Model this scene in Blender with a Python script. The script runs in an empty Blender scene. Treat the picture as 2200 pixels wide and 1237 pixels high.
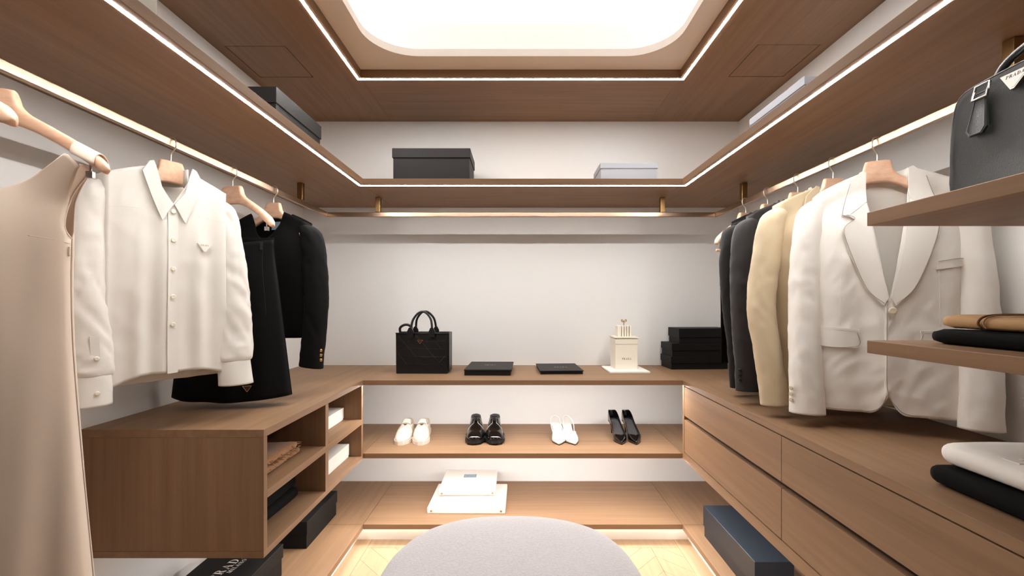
import bpy, bmesh, math, random
from mathutils import Vector, Matrix, noise
random.seed(7)
PI = math.pi
SC = bpy.context.scene
COL = SC.collection

# ------------------------------------------------------------------ camera
F, VX, VY = 965.0, 1115.0, 650.0          # focal length and vanishing point in pixels of the 2200x1237 frame
ZC = 1.217                                # camera height
cam_d = bpy.data.cameras.new('camera'); cam = bpy.data.objects.new('camera', cam_d); COL.objects.link(cam)
cam_d.sensor_fit = 'HORIZONTAL'; cam_d.sensor_width = 36.0; cam_d.lens = F / 2200 * 36.0
cam_d.shift_x = (1100 - VX) / 2200; cam_d.shift_y = (VY - 618.5) / 2200
cam_d.clip_start = 0.02
cam.location = (0, 0, ZC); cam.rotation_euler = (PI / 2, 0, 0)
SC.camera = cam

# ------------------------------------------------------------------ world, light levels, exposure
w = bpy.data.worlds.new('world'); SC.world = w; w.use_nodes = True
w.node_tree.nodes['Background'].inputs[0].default_value = (1.0, 0.93, 0.85, 1)
w.node_tree.nodes['Background'].inputs[1].default_value = 0.0
SC.view_settings.view_transform = 'Standard'; SC.view_settings.look = 'None'
SC.view_settings.gamma = 1.0; SC.view_settings.use_curve_mapping = False
SC.view_settings.exposure = 0.8
try:
    SC.cycles.max_bounces = 10; SC.cycles.diffuse_bounces = 6; SC.cycles.sample_clamp_indirect = 6.0
    SC.cycles.caustics_reflective = False; SC.cycles.caustics_refractive = False
except Exception:
    pass
LED_COL = (1.0, 0.985, 0.955)
LED_SHELF, LED_TRAY, LED_LOW, LED_KICK, LUM = 82.0, 92.0, 92.0, 2.4, 0.72

# ------------------------------------------------------------------ room measures (metres)
XL, XR, YB = -1.353, 1.376, 2.813         # left wall, right wall, back wall
YF = 2.263                                # front line of the back furniture
FL, FR = -0.786, 0.824                    # front lines of the left and right furniture
ZP, ZW, ZS, ZU, ZT = 0.10, 0.826, 0.458, 1.812, 2.351   # platform, worktop, shoe shelf, overhead shelf underside, ceiling
YN = -1.1                                 # wall behind the camera
ROD_X = (-1.088, 1.118); ROD_Y = 2.546; ROD_Z = 1.728

# ------------------------------------------------------------------ materials
def new_mat(name):
    m = bpy.data.materials.new(name); m.use_nodes = True
    nt = m.node_tree; b = nt.nodes['Principled BSDF']
    return m, nt, b
def srgb(r, g, b):
    f = lambda c: (c / 255 / 12.92) if c / 255 <= 0.04045 else ((c / 255 + 0.055) / 1.055) ** 2.4
    return (f(r), f(g), f(b), 1)
def N(nt, t, **kw):
    n = nt.nodes.new(t)
    for k, v in kw.items():
        if k in n.inputs: n.inputs[k].default_value = v
        else: setattr(n, k, v)
    return n
def plain(name, col, rough=0.6, metal=0.0, bump=0.0, bscale=300.0, var=0.06, spec=0.5, stretch=(1, 1, 1), sheen=0.0, coat=0.0):
    m, nt, b = new_mat(name); L = nt.links
    b.inputs['Roughness'].default_value = rough; b.inputs['Metallic'].default_value = metal
    b.inputs['Specular IOR Level'].default_value = spec
    if sheen: b.inputs['Sheen Weight'].default_value = sheen
    if coat: b.inputs['Coat Weight'].default_value = coat; b.inputs['Coat Roughness'].default_value = 0.08
    tc = N(nt, 'ShaderNodeTexCoord'); mp = N(nt, 'ShaderNodeMapping', Scale=stretch)
    L.new(tc.outputs['Object'], mp.inputs['Vector'])
    nz = N(nt, 'ShaderNodeTexNoise', Scale=bscale, Detail=3.0); L.new(mp.outputs['Vector'], nz.inputs['Vector'])
    mx = N(nt, 'ShaderNodeMix', data_type='RGBA')
    c = srgb(*col)
    mx.inputs[6].default_value = tuple(x * (1 - var) for x in c[:3]) + (1,)
    mx.inputs[7].default_value = tuple(min(1, x * (1 + var)) for x in c[:3]) + (1,)
    L.new(nz.outputs['Fac'], mx.inputs[0]); L.new(mx.outputs[2], b.inputs['Base Color'])
    if bump:
        bp = N(nt, 'ShaderNodeBump', Strength=bump, Distance=0.002); L.new(nz.outputs['Fac'], bp.inputs['Height'])
        L.new(bp.outputs['Normal'], b.inputs['Normal'])
    return m
def wood(name, dark, light, axis, rough=0.5, s=1.0):
    """oak veneer: stretched noise for the grain and a distorted band for the cathedral figure"""
    m, nt, b = new_mat(name); L = nt.links
    b.inputs['Roughness'].default_value = rough; b.inputs['Specular IOR Level'].default_value = 0.3
    tc = N(nt, 'ShaderNodeTexCoord')
    sc = [38 * s] * 3; sc[axis] = 1.6 * s
    mp = N(nt, 'ShaderNodeMapping', Scale=sc); L.new(tc.outputs['Object'], mp.inputs['Vector'])
    n1 = N(nt, 'ShaderNodeTexNoise', Scale=1.0, Detail=6.0, Roughness=0.62); L.new(mp.outputs['Vector'], n1.inputs['Vector'])
    sc2 = [6 * s] * 3; sc2[axis] = 0.8 * s
    mp2 = N(nt, 'ShaderNodeMapping', Scale=sc2); L.new(tc.outputs['Object'], mp2.inputs['Vector'])
    n2 = N(nt, 'ShaderNodeTexNoise', Scale=1.0, Detail=2.0); L.new(mp2.outputs['Vector'], n2.inputs['Vector'])
    mul = N(nt, 'ShaderNodeMath', operation='MULTIPLY'); mul.inputs[1].default_value = 22.0; L.new(n2.outputs['Fac'], mul.inputs[0])
    sn = N(nt, 'ShaderNodeMath', operation='SINE'); L.new(mul.outputs[0], sn.inputs[0])
    ma = N(nt, 'ShaderNodeMath', operation='MULTIPLY_ADD'); ma.inputs[1].default_value = 0.0
    L.new(sn.outputs[0], ma.inputs[0]); L.new(n1.outputs['Fac'], ma.inputs[2])
    cr = N(nt, 'ShaderNodeValToRGB'); cr.color_ramp.elements[0].position = 0.30; cr.color_ramp.elements[1].position = 0.72
    cr.color_ramp.elements[0].color = srgb(*dark); cr.color_ramp.elements[1].color = srgb(*light)
    L.new(ma.outputs[0], cr.inputs['Fac']); L.new(cr.outputs['Color'], b.inputs['Base Color'])
    bp = N(nt, 'ShaderNodeBump', Strength=0.12, Distance=0.001); L.new(n1.outputs['Fac'], bp.inputs['Height']); L.new(bp.outputs['Normal'], b.inputs['Normal'])
    return m
def glow(name, strength, col=LED_COL):
    m, nt, b = new_mat(name)
    b.inputs['Base Color'].default_value = (0.8, 0.8, 0.8, 1)
    b.inputs['Emission Color'].default_value = (*col, 1); b.inputs['Emission Strength'].default_value = strength
    return m
OD, OL = (130, 100, 74), (149, 117, 89)
M = {}
for i, a in enumerate('xyz'): M['wood_' + a] = wood('oak_veneer_' + a, OD, OL, i)
M['absorbing_oak'] = wood('light_absorbing_oak', (58, 44, 34), (72, 56, 44), 2)  # dark tone invented for the unseen front wall, to cut bounced light
M['parquet'] = wood('pale_oak_parquet', (158, 130, 101), (176, 148, 117), 1, 0.4)
M['hanger'] = wood('beech_hanger_wood', (226, 178, 146), (243, 204, 174), 0, 0.45, 2.2)
M['wall'] = plain('linen_wallcovering', (237, 235, 233), 0.9, 0, 0.25, 260, 0.03, 0.2, (1, 1, 3))
M['plaster'] = plain('cream_plaster', (242, 234, 226), 0.9, 0, 0, 40, 0.02, 0.2)
M['white_paint'] = plain('white_cove_paint', (245, 240, 234), 0.9, 0, 0, 40, 0.02, 0.2)
M['dark_gap'] = plain('dark_reveal', (34, 23, 15), 0.8)
M['rail'] = plain('brushed_bronze_rail', (172, 146, 124), 0.3, 1.0, 0.03, 200, 0.05, 0.5, (1, 30, 1))
M['post'] = plain('antique_brass_post', (150, 118, 76), 0.3, 1.0)
M['wire'] = plain('satin_nickel_wire', (226, 216, 202), 0.38, 1.0)
M['black_card'] = plain('black_card', (15, 14, 14), 0.6, 0, 0.06, 500, 0.1, 0.28)
M['grain_card'] = plain('charcoal_grained_card', (27, 25, 24), 0.5, 0, 0.3, 500, 0.15, 0.4)
M['brown_black_card'] = plain('brown_black_card', (24, 19, 19), 0.55, 0, 0.06, 400, 0.1, 0.35)
M['navy_card'] = plain('dark_navy_card', (28, 37, 47), 0.4, 0, 0.05, 500, 0.1, 0.5)
M['grey_card'] = plain('blue_grey_card', (168, 172, 180), 0.7, 0, 0.04, 400, 0.04, 0.3)
M['taupe_card'] = plain('taupe_grey_card', (132, 124, 114), 0.6, 0, 0.05, 400, 0.06, 0.3)
M['white_card'] = plain('white_card', (238, 233, 226), 0.6, 0, 0.04, 400, 0.02, 0.3)
M['cream_card'] = plain('cream_card', (238, 230, 214), 0.55, 0, 0.04, 400, 0.02, 0.3)
M['black_leather'] = plain('black_leather', (9, 8, 9), 0.36, 0, 0.12, 420, 0.1, 0.5)
M['saffiano'] = plain('black_saffiano_leather', (21, 22, 20), 0.38, 0, 0.35, 700, 0.12, 0.55, (1, 1, 1.6))
M['patent'] = plain('polished_black_leather', (10, 9, 9), 0.12, 0, 0.02, 200, 0.1, 0.6, coat=0.6)
M['silver'] = plain('polished_steel', (200, 196, 190), 0.18, 1.0)
M['gold'] = plain('pale_gold', (204, 160, 96), 0.25, 1.0)
M['print_white'] = plain('silver_print', (214, 208, 202), 0.5)
M['print_black'] = plain('black_print', (38, 34, 32), 0.6)
M['print_gold'] = plain('gold_print', (150, 118, 70), 0.4)
M['white_leather'] = plain('ivory_leather', (222, 209, 194), 0.42, 0, 0.08, 400, 0.03, 0.4)
M['bright_white_leather'] = plain('bright_white_leather', (232, 227, 222), 0.3, 0, 0.04, 400, 0.02, 0.45)
M['lining_beige'] = plain('beige_leather_lining', (205, 188, 166), 0.6)
M['lining_grey'] = plain('dark_grey_lining', (70, 68, 70), 0.28, 0, 0.02, 300, 0.05, 0.6)
M['rubber_black'] = plain('black_rubber', (20, 18, 17), 0.5)
M['rubber_white'] = plain('white_rubber', (216, 202, 188), 0.5)
M['satin'] = plain('beige_satin', (226, 206, 187), 0.42, 0, 0.03, 600, 0.03, 0.4, sheen=0.3)
M['silk'] = plain('ivory_silk', (228, 224, 217), 0.55, 0, 0.04, 900, 0.02, 0.35, sheen=0.2)
M['cotton'] = plain('off_white_cotton', (243, 238, 231), 0.8, 0, 0.12, 700, 0.03, 0.25, sheen=0.2)
M['beige_cotton'] = plain('sand_cotton', (206, 187, 156), 0.8, 0, 0.12, 700, 0.04, 0.25, sheen=0.2)
M['charcoal_wool'] = plain('charcoal_wool', (47, 44, 45), 0.85, 0, 0.15, 900, 0.12, 0.25, sheen=0.15)
M['black_wool'] = plain('black_wool', (24, 22, 22), 0.88, 0, 0.15, 900, 0.12, 0.2, sheen=0.1)
M['jet_wool'] = plain('jet_black_crepe', (9, 8, 8), 0.9, 0, 0.1, 900, 0.1, 0.2)
M['dark_grey_cloth'] = plain('dark_grey_lining_cloth', (42, 44, 45), 0.7)
M['stitch'] = plain('grey_thread', (150, 136, 122), 0.8)
M['stitch_light'] = plain('cream_thread', (222, 212, 196), 0.8)
M['tan_wool'] = plain('camel_brushed_wool', (156, 110, 68), 0.95, 0, 0.6, 160, 0.25, 0.15, (1, 0.3, 1), sheen=0.4)
M['tan_cotton'] = plain('camel_cotton', (188, 150, 108), 0.8, 0, 0.1, 500, 0.05, 0.25)
M['tan_dark'] = plain('brown_cord', (112, 72, 38), 0.8)
M['button_cream'] = plain('cream_horn', (226, 210, 186), 0.3)
M['button_pearl'] = plain('pearl', (240, 232, 216), 0.25)
M['button_black'] = plain('black_horn', (22, 20, 20), 0.3)
M['label_blue'] = plain('pale_blue_label', (150, 176, 190), 0.6)
M['enamel_white'] = plain('white_enamel', (244, 240, 232), 0.25)
M['enamel_dark'] = plain('dark_brown_enamel', (58, 34, 26), 0.25)
M['boucle'] = plain('grey_boucle', (172, 167, 168), 0.95, 0, 0.9, 150, 0.22, 0.15, (1, 1, 1), sheen=0.4)
M['led_shelf'] = glow('led_diffuser_shelf', LED_SHELF); M['led_tray'] = glow('led_diffuser_tray', LED_TRAY)
M['led_low'] = glow('led_diffuser_low', LED_LOW); M['led_cabinet'] = glow('led_diffuser_cabinet', LED_LOW * .4); M['led_kick'] = glow('led_diffuser_kick', LED_KICK, (1.0, 0.93, 0.82))
M['lum'] = glow('luminous_ceiling', LUM, (1.0, 0.985, 0.96))

# ------------------------------------------------------------------ builders
def link(name, me, mat, parent=None, smooth=False):
    o = bpy.data.objects.new(name, me); COL.objects.link(o)
    if mat is not None and not me.materials: me.materials.append(M[mat] if isinstance(mat, str) else mat)
    if smooth: me.polygons.foreach_set('use_smooth', [True] * len(me.polygons))
    if parent is not None: o.parent = parent
    return o
def mesh(name, V, Fc, mat, parent=None, smooth=False, weld=0.0, solid=0.0, sub=0, off=-1.0, recalc=False):
    me = bpy.data.meshes.new(name); me.from_pydata([tuple(v) for v in V], [], Fc); me.update()
    if weld or recalc:
        bm = bmesh.new(); bm.from_mesh(me)
        if weld: bmesh.ops.remove_doubles(bm, verts=bm.verts, dist=weld)
        if recalc: bmesh.ops.recalc_face_normals(bm, faces=bm.faces)
        bm.to_mesh(me); bm.free()
    o = link(name, me, mat, parent, smooth)
    if solid: md = o.modifiers.new('thickness', 'SOLIDIFY'); md.thickness = solid; md.offset = off
    if sub: md = o.modifiers.new('smooth', 'SUBSURF'); md.levels = sub; md.render_levels = sub
    return o
BOXF = [(0, 3, 2, 1), (4, 5, 6, 7), (0, 1, 5, 4), (1, 2, 6, 5), (2, 3, 7, 6), (3, 0, 4, 7)]
def bverts(x0, x1, y0, y1, z0, z1):
    return [(x0, y0, z0), (x1, y0, z0), (x1, y1, z0), (x0, y1, z0), (x0, y0, z1), (x1, y0, z1), (x1, y1, z1), (x0, y1, z1)]
def boxes(name, L, mat, parent=None, bev=0.0):
    V, Fc = [], []
    for b in L:
        k = len(V); V += bverts(*b); Fc += [tuple(i + k for i in f) for f in BOXF]
    o = mesh(name, V, Fc, mat, parent)
    if bev: md = o.modifiers.new('edge', 'BEVEL'); md.width = bev; md.segments = 2; md.limit_method = 'ANGLE'
    return o
def box(name, x0, x1, y0, y1, z0, z1, mat, parent=None, bev=0.0): return boxes(name, [(x0, x1, y0, y1, z0, z1)], mat, parent, bev)
def empty(name, loc=(0, 0, 0), rz=0.0, parent=None):
    o = bpy.data.objects.new(name, None); COL.objects.link(o); o.location = loc; o.rotation_euler = (0, 0, math.radians(rz))
    o.empty_display_size = 0.05
    if parent: o.parent = parent
    return o
def tag(o, label, cat, group=None, kind=None):
    o['label'] = label; o['category'] = cat
    if group: o['group'] = group
    if kind: o['kind'] = kind
    return o
def structure(o, label=None, cat=None):
    o['kind'] = 'structure'
    if label: o['label'] = label; o['category'] = cat
    return o
def thing(name, label, cat, loc=(0, 0, 0), rz=0.0, group=None): return tag(empty(name, loc, rz), label, cat, group)
def cr(pts, t):
    """Catmull-Rom through tuples, t in 0..1"""
    n = len(pts) - 1; f = min(max(t, 0), 1) * n; i = min(int(f), n - 1); u = f - i
    p0, p1, p2, p3 = pts[max(i - 1, 0)], pts[i], pts[i + 1], pts[min(i + 2, n)]
    return tuple(0.5 * (2 * b + (c - a) * u + (2 * a - 5 * b + 4 * c - d) * u * u + (3 * b - a - 3 * c + d) * u ** 3) for a, b, c, d in zip(p0, p1, p2, p3))
def lut(tab, x):
    """smooth interpolation in a table [(x, value)]"""
    if x <= tab[0][0]: return tab[0][1]
    for i in range(len(tab) - 1):
        (a, va), (b, vb) = tab[i], tab[i + 1]
        if x <= b:
            h = b - a; t = (x - a) / h; d = (vb - va) / h
            ma = d if i == 0 else (vb - tab[i - 1][1]) / (b - tab[i - 1][0])
            mb = d if i + 2 >= len(tab) else (tab[i + 2][1] - va) / (tab[i + 2][0] - a)
            if d == 0: ma = mb = 0
            else:
                ma = max(0, min(ma / d, 3)) * d; mb = max(0, min(mb / d, 3)) * d
            return (2 * t ** 3 - 3 * t * t + 1) * va + (t ** 3 - 2 * t * t + t) * h * ma + (3 * t * t - 2 * t ** 3) * vb + (t ** 3 - t * t) * h * mb
    return tab[-1][1]
def tube(name, pts, r, mat, parent=None, n=8, sub=6, ry=None, closed=False, solidname=True):
    """round (or elliptic) rod along a smooth path"""
    P = [Vector(cr(pts, i / (sub * (len(pts) - 1)))) for i in range(sub * (len(pts) - 1) + 1)] if sub else [Vector(p) for p in pts]
    V, Fc = [], []; up = None
    for i, p in enumerate(P):
        d = (P[min(i + 1, len(P) - 1)] - P[max(i - 1, 0)]).normalized()
        if up is None: up = Vector((0, 0, 1)) if abs(d.z) < 0.9 else Vector((1, 0, 0))
        s = d.cross(up).normalized(); up = s.cross(d).normalized()
        rr = r(i / (len(P) - 1)) if callable(r) else r
        for k in range(n):
            a = 2 * PI * k / n
            V.append(p + s * math.cos(a) * rr + up * math.sin(a) * (rr if ry is None else ry))
    for i in range(len(P) - 1):
        for k in range(n):
            Fc.append((i * n + k, i * n + (k + 1) % n, (i + 1) * n + (k + 1) % n, (i + 1) * n + k))
    Fc.append(tuple(reversed(range(n)))); Fc.append(tuple(range((len(P) - 1) * n, len(P) * n)))
    return mesh(name, V, Fc, mat, parent, True, recalc=True)
def rslab(name, hx, hy, hz, r, mat, parent=None, n=10, fn=None, loc=(0, 0, 0)):
    """soft box: rounded edges, surface moved by fn(Vector)"""
    V, Fc = [], []
    rx, ry, rz = min(r, hx), min(r, hy), min(r, hz)
    for ax in range(3):
        for sg in (-1, 1):
            k0 = len(V)
            for i in range(n + 1):
                for j in range(n + 1):
                    a, b = -1 + 2 * i / n, -1 + 2 * j / n
                    a, b = math.sin(a * PI / 2) * 0.35 + a * 0.65, math.sin(b * PI / 2) * 0.35 + b * 0.65
                    p = [0, 0, 0]; p[ax] = sg; p[(ax + 1) % 3] = a; p[(ax + 2) % 3] = b
                    H = (hx, hy, hz); R = (rx, ry, rz)
                    q = Vector([p[c] * H[c] for c in range(3)])
                    inn = Vector([max(-(H[c] - R[c]), min(H[c] - R[c], q[c])) for c in range(3)])
                    d = q - inn
                    dn = Vector([d[c] / R[c] if R[c] else 0 for c in range(3)])
                    if dn.length > 1e-6: dn = dn.normalized() * min(1, max(abs(x) for x in dn))
                    v = inn + Vector([dn[c] * R[c] for c in range(3)])
                    if fn: v = fn(v)
                    V.append(v + Vector(loc))
            for i in range(n):
                for j in range(n):
                    f = (k0 + i * (n + 1) + j, k0 + (i + 1) * (n + 1) + j, k0 + (i + 1) * (n + 1) + j + 1, k0 + i * (n + 1) + j + 1)
                    Fc.append(f if sg > 0 else f[::-1])
    return mesh(name, V, Fc, mat, parent, True, weld=1e-5, recalc=True)
def patch(name, poly, surf, mat, parent=None, step=0.012, thick=0.002, smooth=True):
    """flat outline (x, z) laid on the surface y = surf(x, z) and given thickness"""
    bm = bmesh.new(); vs = [bm.verts.new((x, 0, z)) for x, z in poly]; bm.faces.new(vs)
    xs = [p[0] for p in poly]; zs = [p[1] for p in poly]
    for lo, hi, ax in ((min(xs), max(xs), 0), (min(zs), max(zs), 2)):
        k = max(1, int((hi - lo) / step))
        for i in range(1, k):
            co = [0, 0, 0]; no = [0, 0, 0]; co[ax] = lo + (hi - lo) * i / k; no[ax] = 1
            bmesh.ops.bisect_plane(bm, geom=bm.verts[:] + bm.edges[:] + bm.faces[:], plane_co=co, plane_no=no)
    for v in bm.verts: v.co.y = surf(v.co.x, v.co.z)
    bmesh.ops.recalc_face_normals(bm, faces=bm.faces)
    if sum(f.normal.y * f.calc_area() for f in bm.faces) > 0: bmesh.ops.reverse_faces(bm, faces=bm.faces)
    me = bpy.data.meshes.new(name); bm.to_mesh(me); bm.free()
    o = link(name, me, mat, parent, smooth)
    md = o.modifiers.new('thickness', 'SOLIDIFY'); md.thickness = thick; md.offset = -1
    if smooth: md = o.modifiers.new('crisp', 'EDGE_SPLIT'); md.split_angle = math.radians(50)
    return o
def ring_boxes(x0, x1, y0, y1, hole, z0, z1):
    a, b, c, d = hole
    return [(x0, a, y0, y1, z0, z1), (b, x1, y0, y1, z0, z1), (a, b, y0, c, z0, z1), (a, b, d, y1, z0, z1)]
def lathe(name, prof, mat, parent=None, n=16, loc=(0, 0, 0), rot=None):
    V, Fc = [], []
    for r, z in prof:
        for k in range(n): V.append((r * math.cos(2 * PI * k / n), r * math.sin(2 * PI * k / n), z))
    for i in range(len(prof) - 1):
        for k in range(n): Fc.append((i * n + k, i * n + (k + 1) % n, (i + 1) * n + (k + 1) % n, (i + 1) * n + k))
    Fc.append(tuple(reversed(range(n)))); Fc.append(tuple(range((len(prof) - 1) * n, len(prof) * n)))
    o = mesh(name, V, Fc, mat, parent, True, recalc=True); o.location = loc
    if rot: o.rotation_euler = rot
    return o
# lettering: high-contrast capitals from small polygons
def _arc(cx, cy, rx, ry, a0, a1, tx, ty, n=10):
    out = []
    for i in range(n):
        p = []
        for k, ins in ((i, 0), (i + 1, 0), (i + 1, 1), (i, 1)):
            a = math.radians(a0 + (a1 - a0) * k / n)
            p.append((cx + (rx - tx * ins) * math.cos(a), cy + (ry - ty * ins) * math.sin(a)))
        out.append(p)
    return out
def _r(x0, y0, x1, y1): return [(x0, y0), (x1, y0), (x1, y1), (x0, y1)]
def _sf(x0, x1, y): return _r(x0, y, x1, y + 0.05)
GLYPH = {
    'P': (0.72, [_r(.12, 0, .30, 1), _sf(0, .42, 0), _sf(0, .3, .95), _r(.3, .94, .4, 1), _r(.3, .46, .4, .52)] + _arc(.4, .73, .30, .27, -90, 90, .17, .06)),
    'R': (0.86, [_r(.12, 0, .30, 1), _sf(0, .42, 0), _sf(0, .3, .95), _r(.3, .94, .4, 1), _r(.3, .46, .42, .52), [(.36, .5), (.54, .5), (.84, 0), (.62, 0)]] + _arc(.4, .73, .28, .27, -90, 90, .17, .06)),
    'A': (0.86, [[(.06, 0), (.13, 0), (.45, 1), (.40, 1)], [(.58, 0), (.80, 0), (.45, 1), (.38, 1)], _r(.2, .30, .62, .36), _sf(-.02, .22, 0), _sf(.5, .9, 0)]),
    'D': (0.88, [_r(.12, 0, .30, 1), _sf(0, .3, 0), _sf(0, .3, .95), _r(.3, .94, .4, 1), _r(.3, 0, .4, .06)] + _arc(.36, .5, .46, .5, -90, 90, .18, .06)),
    'M': (1.05, [_r(.1, 0, .16, 1), _r(.76, 0, .94, 1), [(.1, 1), (.30, 1), (.56, 0), (.46, 0)], [(.46, 0), (.54, 0), (.84, 1), (.76, 1)], _sf(0, .26, 0), _sf(.66, 1.04, 0)]),
    'I': (0.42, [_r(.12, 0, .30, 1), _sf(0, .42, 0), _sf(0, .42, .95)]),
    'L': (0.70, [_r(.12, 0, .30, 1), _sf(0, .66, 0), _sf(0, .42, .95), _r(.6, 0, .66, .25)]),
    'N': (0.88, [_r(.1, 0, .16, 1), _r(.72, 0, .78, 1), [(.06, 1), (.28, 1), (.78, 0), (.62, 0)], _sf(0, .26, 0), _sf(.62, .88, .95)]),
    'O': (0.92, _arc(.46, .5, .42, .5, 0, 360, .17, .05, 20)),
}
def lettering(word, org, right, up, height, mat, parent, gap=0.16, name='lettering'):
    """flat print centred on org, in the plane of right and up"""
    tot = sum(GLYPH[c][0] for c in word) + gap * (len(word) - 1)
    R, U, O = Vector(right).normalized() * height, Vector(up).normalized() * height, Vector(org)
    V, Fc = [], []; x = -tot / 2
    for c in word:
        for poly in GLYPH[c][1]:
            k = len(V)
            V += [O + R * (x + px) + U * (py - 0.5) for px, py in poly]; Fc.append(tuple(range(k, k + len(poly))))
        x += GLYPH[c][0] + gap
    return mesh(name, V, Fc, mat, parent)

# ================================================================== THE ROOM
structure(box('wall_back', XL - .1, XR + .1, YB, YB + .1, 0, 2.75, 'wall'), 'off-white linen covered back wall behind the shoe display', 'wall')
structure(box('wall_left', XL - .1, XL, YN, YB, 0, 2.75, 'wall'), 'off-white linen covered wall behind the blouse and dress', 'wall')
structure(box('wall_right', XR, XR + .1, YN, YB, 0, 2.75, 'wall'), 'off-white linen covered wall behind the row of jackets', 'wall')
structure(box('wall_front', XL - .1, XR + .1, YN - .1, YN, 0, 2.75, 'absorbing_oak'), 'unseen oak wall facing the shoe display, made dark to absorb light', 'wall')  # out of view; made dark so it reflects little light into the room
# floor: slab, border boards, chevron boards
fl = structure(box('floor', FL - .08, FR + .08, YN, YF + .08, -.06, -.004, 'dark_gap'), 'pale oak chevron parquet floor in the sunken middle', 'floor')
BX0, BX1, BY1 = FL - .045, FR + .045, YF + .045
bw = 0.075
for b in ((BX0, BX0 + bw, -.4, BY1), (BX1 - bw, BX1, -.4, BY1), (BX0 + bw + .0015, BX1 - bw - .0015, BY1 - bw, BY1)):
    box('border_plank', b[0], b[1], b[2], b[3], -.004, 0, 'parquet', fl, .0008)
def clip_poly(poly, x0, x1, y0, y1):
    def cut(P, f, g):
        out = []
        for i in range(len(P)):
            a, b = P[i], P[(i + 1) % len(P)]; fa, fb = f(a), f(b)
            if fa >= 0: out.append(a)
            if fa * fb < 0:
                t = fa / (fa - fb); out.append((a[0] + (b[0] - a[0]) * t, a[1] + (b[1] - a[1]) * t))
        return out
    for f in (lambda p: p[0] - x0, lambda p: x1 - p[0], lambda p: p[1] - y0, lambda p: y1 - p[1]):
        poly = cut(poly, f, None)
        if len(poly) < 3: return []
    return poly
cx0, cx1, cy1 = BX0 + bw + .0015, BX1 - bw - .0015, BY1 - bw - .0015
CW, PW = 0.36, 0.085 * math.sqrt(2)
for ci in range(-5, 6):
    xa = 0.657 + ci * CW; xb = xa + CW
    if xb < cx0 or xa > cx1: continue
    rising = (ci % 2 == 0)                 # boards run away from each apex line toward the camera
    k = 0
    while True:
        ytop = 3.0 - k * PW; k += 1
        if ytop < 0.75: break
        ya, yb = (ytop, ytop - CW) if rising else (ytop - CW, ytop)
        g = 0.0008
        P = clip_poly([(xa + g, ya - g), (xa + g, ya - PW + g), (xb - g, yb - PW + g), (xb - g, yb - g)], cx0, cx1, 0.75, cy1)
        if len(P) < 3: continue
        n = len(P)
        A = sum(P[i][0] * P[(i + 1) % n][1] - P[(i + 1) % n][0] * P[i][1] for i in range(n)) / 2
        if abs(A) < 1e-4: continue
        if A < 0: P = P[::-1]
        V = [(x, y, -.004) for x, y in P] + [(x, y, 0) for x, y in P]
        Fc = [tuple(range(n, 2 * n)), tuple(reversed(range(n)))] + [(i, (i + 1) % n, n + (i + 1) % n, n + i) for i in range(n)]
        mesh('plank', V, Fc, 'parquet', fl)
box('floor_board', cx0, cx1, YN, 0.748, -.004, 0, 'parquet', fl)
# raised platform around the sunken floor
pf = structure(empty('platform'), 'raised oak platform running around three sides of the floor', 'platform')
PT = .025
box('platform_panel', XL, FL, YN, YF, ZP - PT, ZP, 'wood_y', pf, .001)
box('platform_panel', XL, FL - .001, YF + .0015, YB, ZP - PT, ZP, 'wood_y', pf, .001)
box('platform_panel', FR, XR, YN, YF, ZP - PT, ZP, 'wood_y', pf, .001)
box('platform_panel', FR + .001, XR, YF + .0015, YB, ZP - PT, ZP, 'wood_y', pf, .001)
box('platform_panel', FL + .0005, FR - .0005, YF, YB, ZP - PT, ZP, 'wood_x', pf, .001)
boxes('toe_kick', [(XL, FL - .045, YN, YB, 0, ZP - PT), (FR + .045, XR, YN, YB, 0, ZP - PT), (FL - .045, FR + .045, YF + .045, YB, 0, ZP - PT)], 'white_paint', pf)
boxes('led_strip', [(FL - .034, FL - .016, -.2, YF + .03, ZP - PT - .004, ZP - PT), (FR + .016, FR + .034, -.2, YF + .03, ZP - PT - .004, ZP - PT),
                    (FL - .01, FR + .01, YF + .016, YF + .034, ZP - PT - .004, ZP - PT)], 'led_kick', pf)
# ceiling: oak ring, recessed plaster tray with a rounded opening, lit cove above
TXL, TXR, TYF, TYN = -.797, .814, 2.263, .85
def rrect(x0, x1, y0, y1, r, n=10):
    out = []
    for cx, cy, a0 in ((x1 - r, y1 - r, 0), (x0 + r, y1 - r, 90), (x0 + r, y0 + r, 180), (x1 - r, y0 + r, 270)):
        for i in range(n + 1):
            a = math.radians(a0 + 90 * i / n); out.append((cx + r * math.cos(a), cy + r * math.sin(a)))
    return out
OP = rrect(-.686, .716, .98, 2.14, .21, 12)
nO = len(OP)
def proj_out(p, x0, x1, y0, y1):
    cx, cy = .015, 1.55; dx, dy = p[0] - cx, p[1] - cy
    t = min((x1 - cx) / dx if dx > 0 else ((x0 - cx) / dx if dx < 0 else 9), (y1 - cy) / dy if dy > 0 else ((y0 - cy) / dy if dy < 0 else 9))
    return (cx + dx * t, cy + dy * t)
OUT = [proj_out(p, TXL - .2, TXR + .2, TYN - .1, TYF + .2) for p in OP]
z0, z1 = ZT + .04, ZT + .075
V = [(x, y, z0) for x, y in OP] + [(x, y, z1) for x, y in OP] + [(x, y, z0) for x, y in OUT] + [(x, y, z1) for x, y in OUT]
Fc = []
for i in range(nO):
    j = (i + 1) % nO
    Fc += [(i, j, nO + j, nO + i), (i, 2 * nO + i, 2 * nO + j, j), (nO + i, nO + j, 3 * nO + j, 3 * nO + i)]
ce = structure(mesh('ceiling', V, Fc, 'plaster', recalc=True), 'oak ceiling with a cream recessed tray and glowing rounded opening', 'ceiling')
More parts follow.
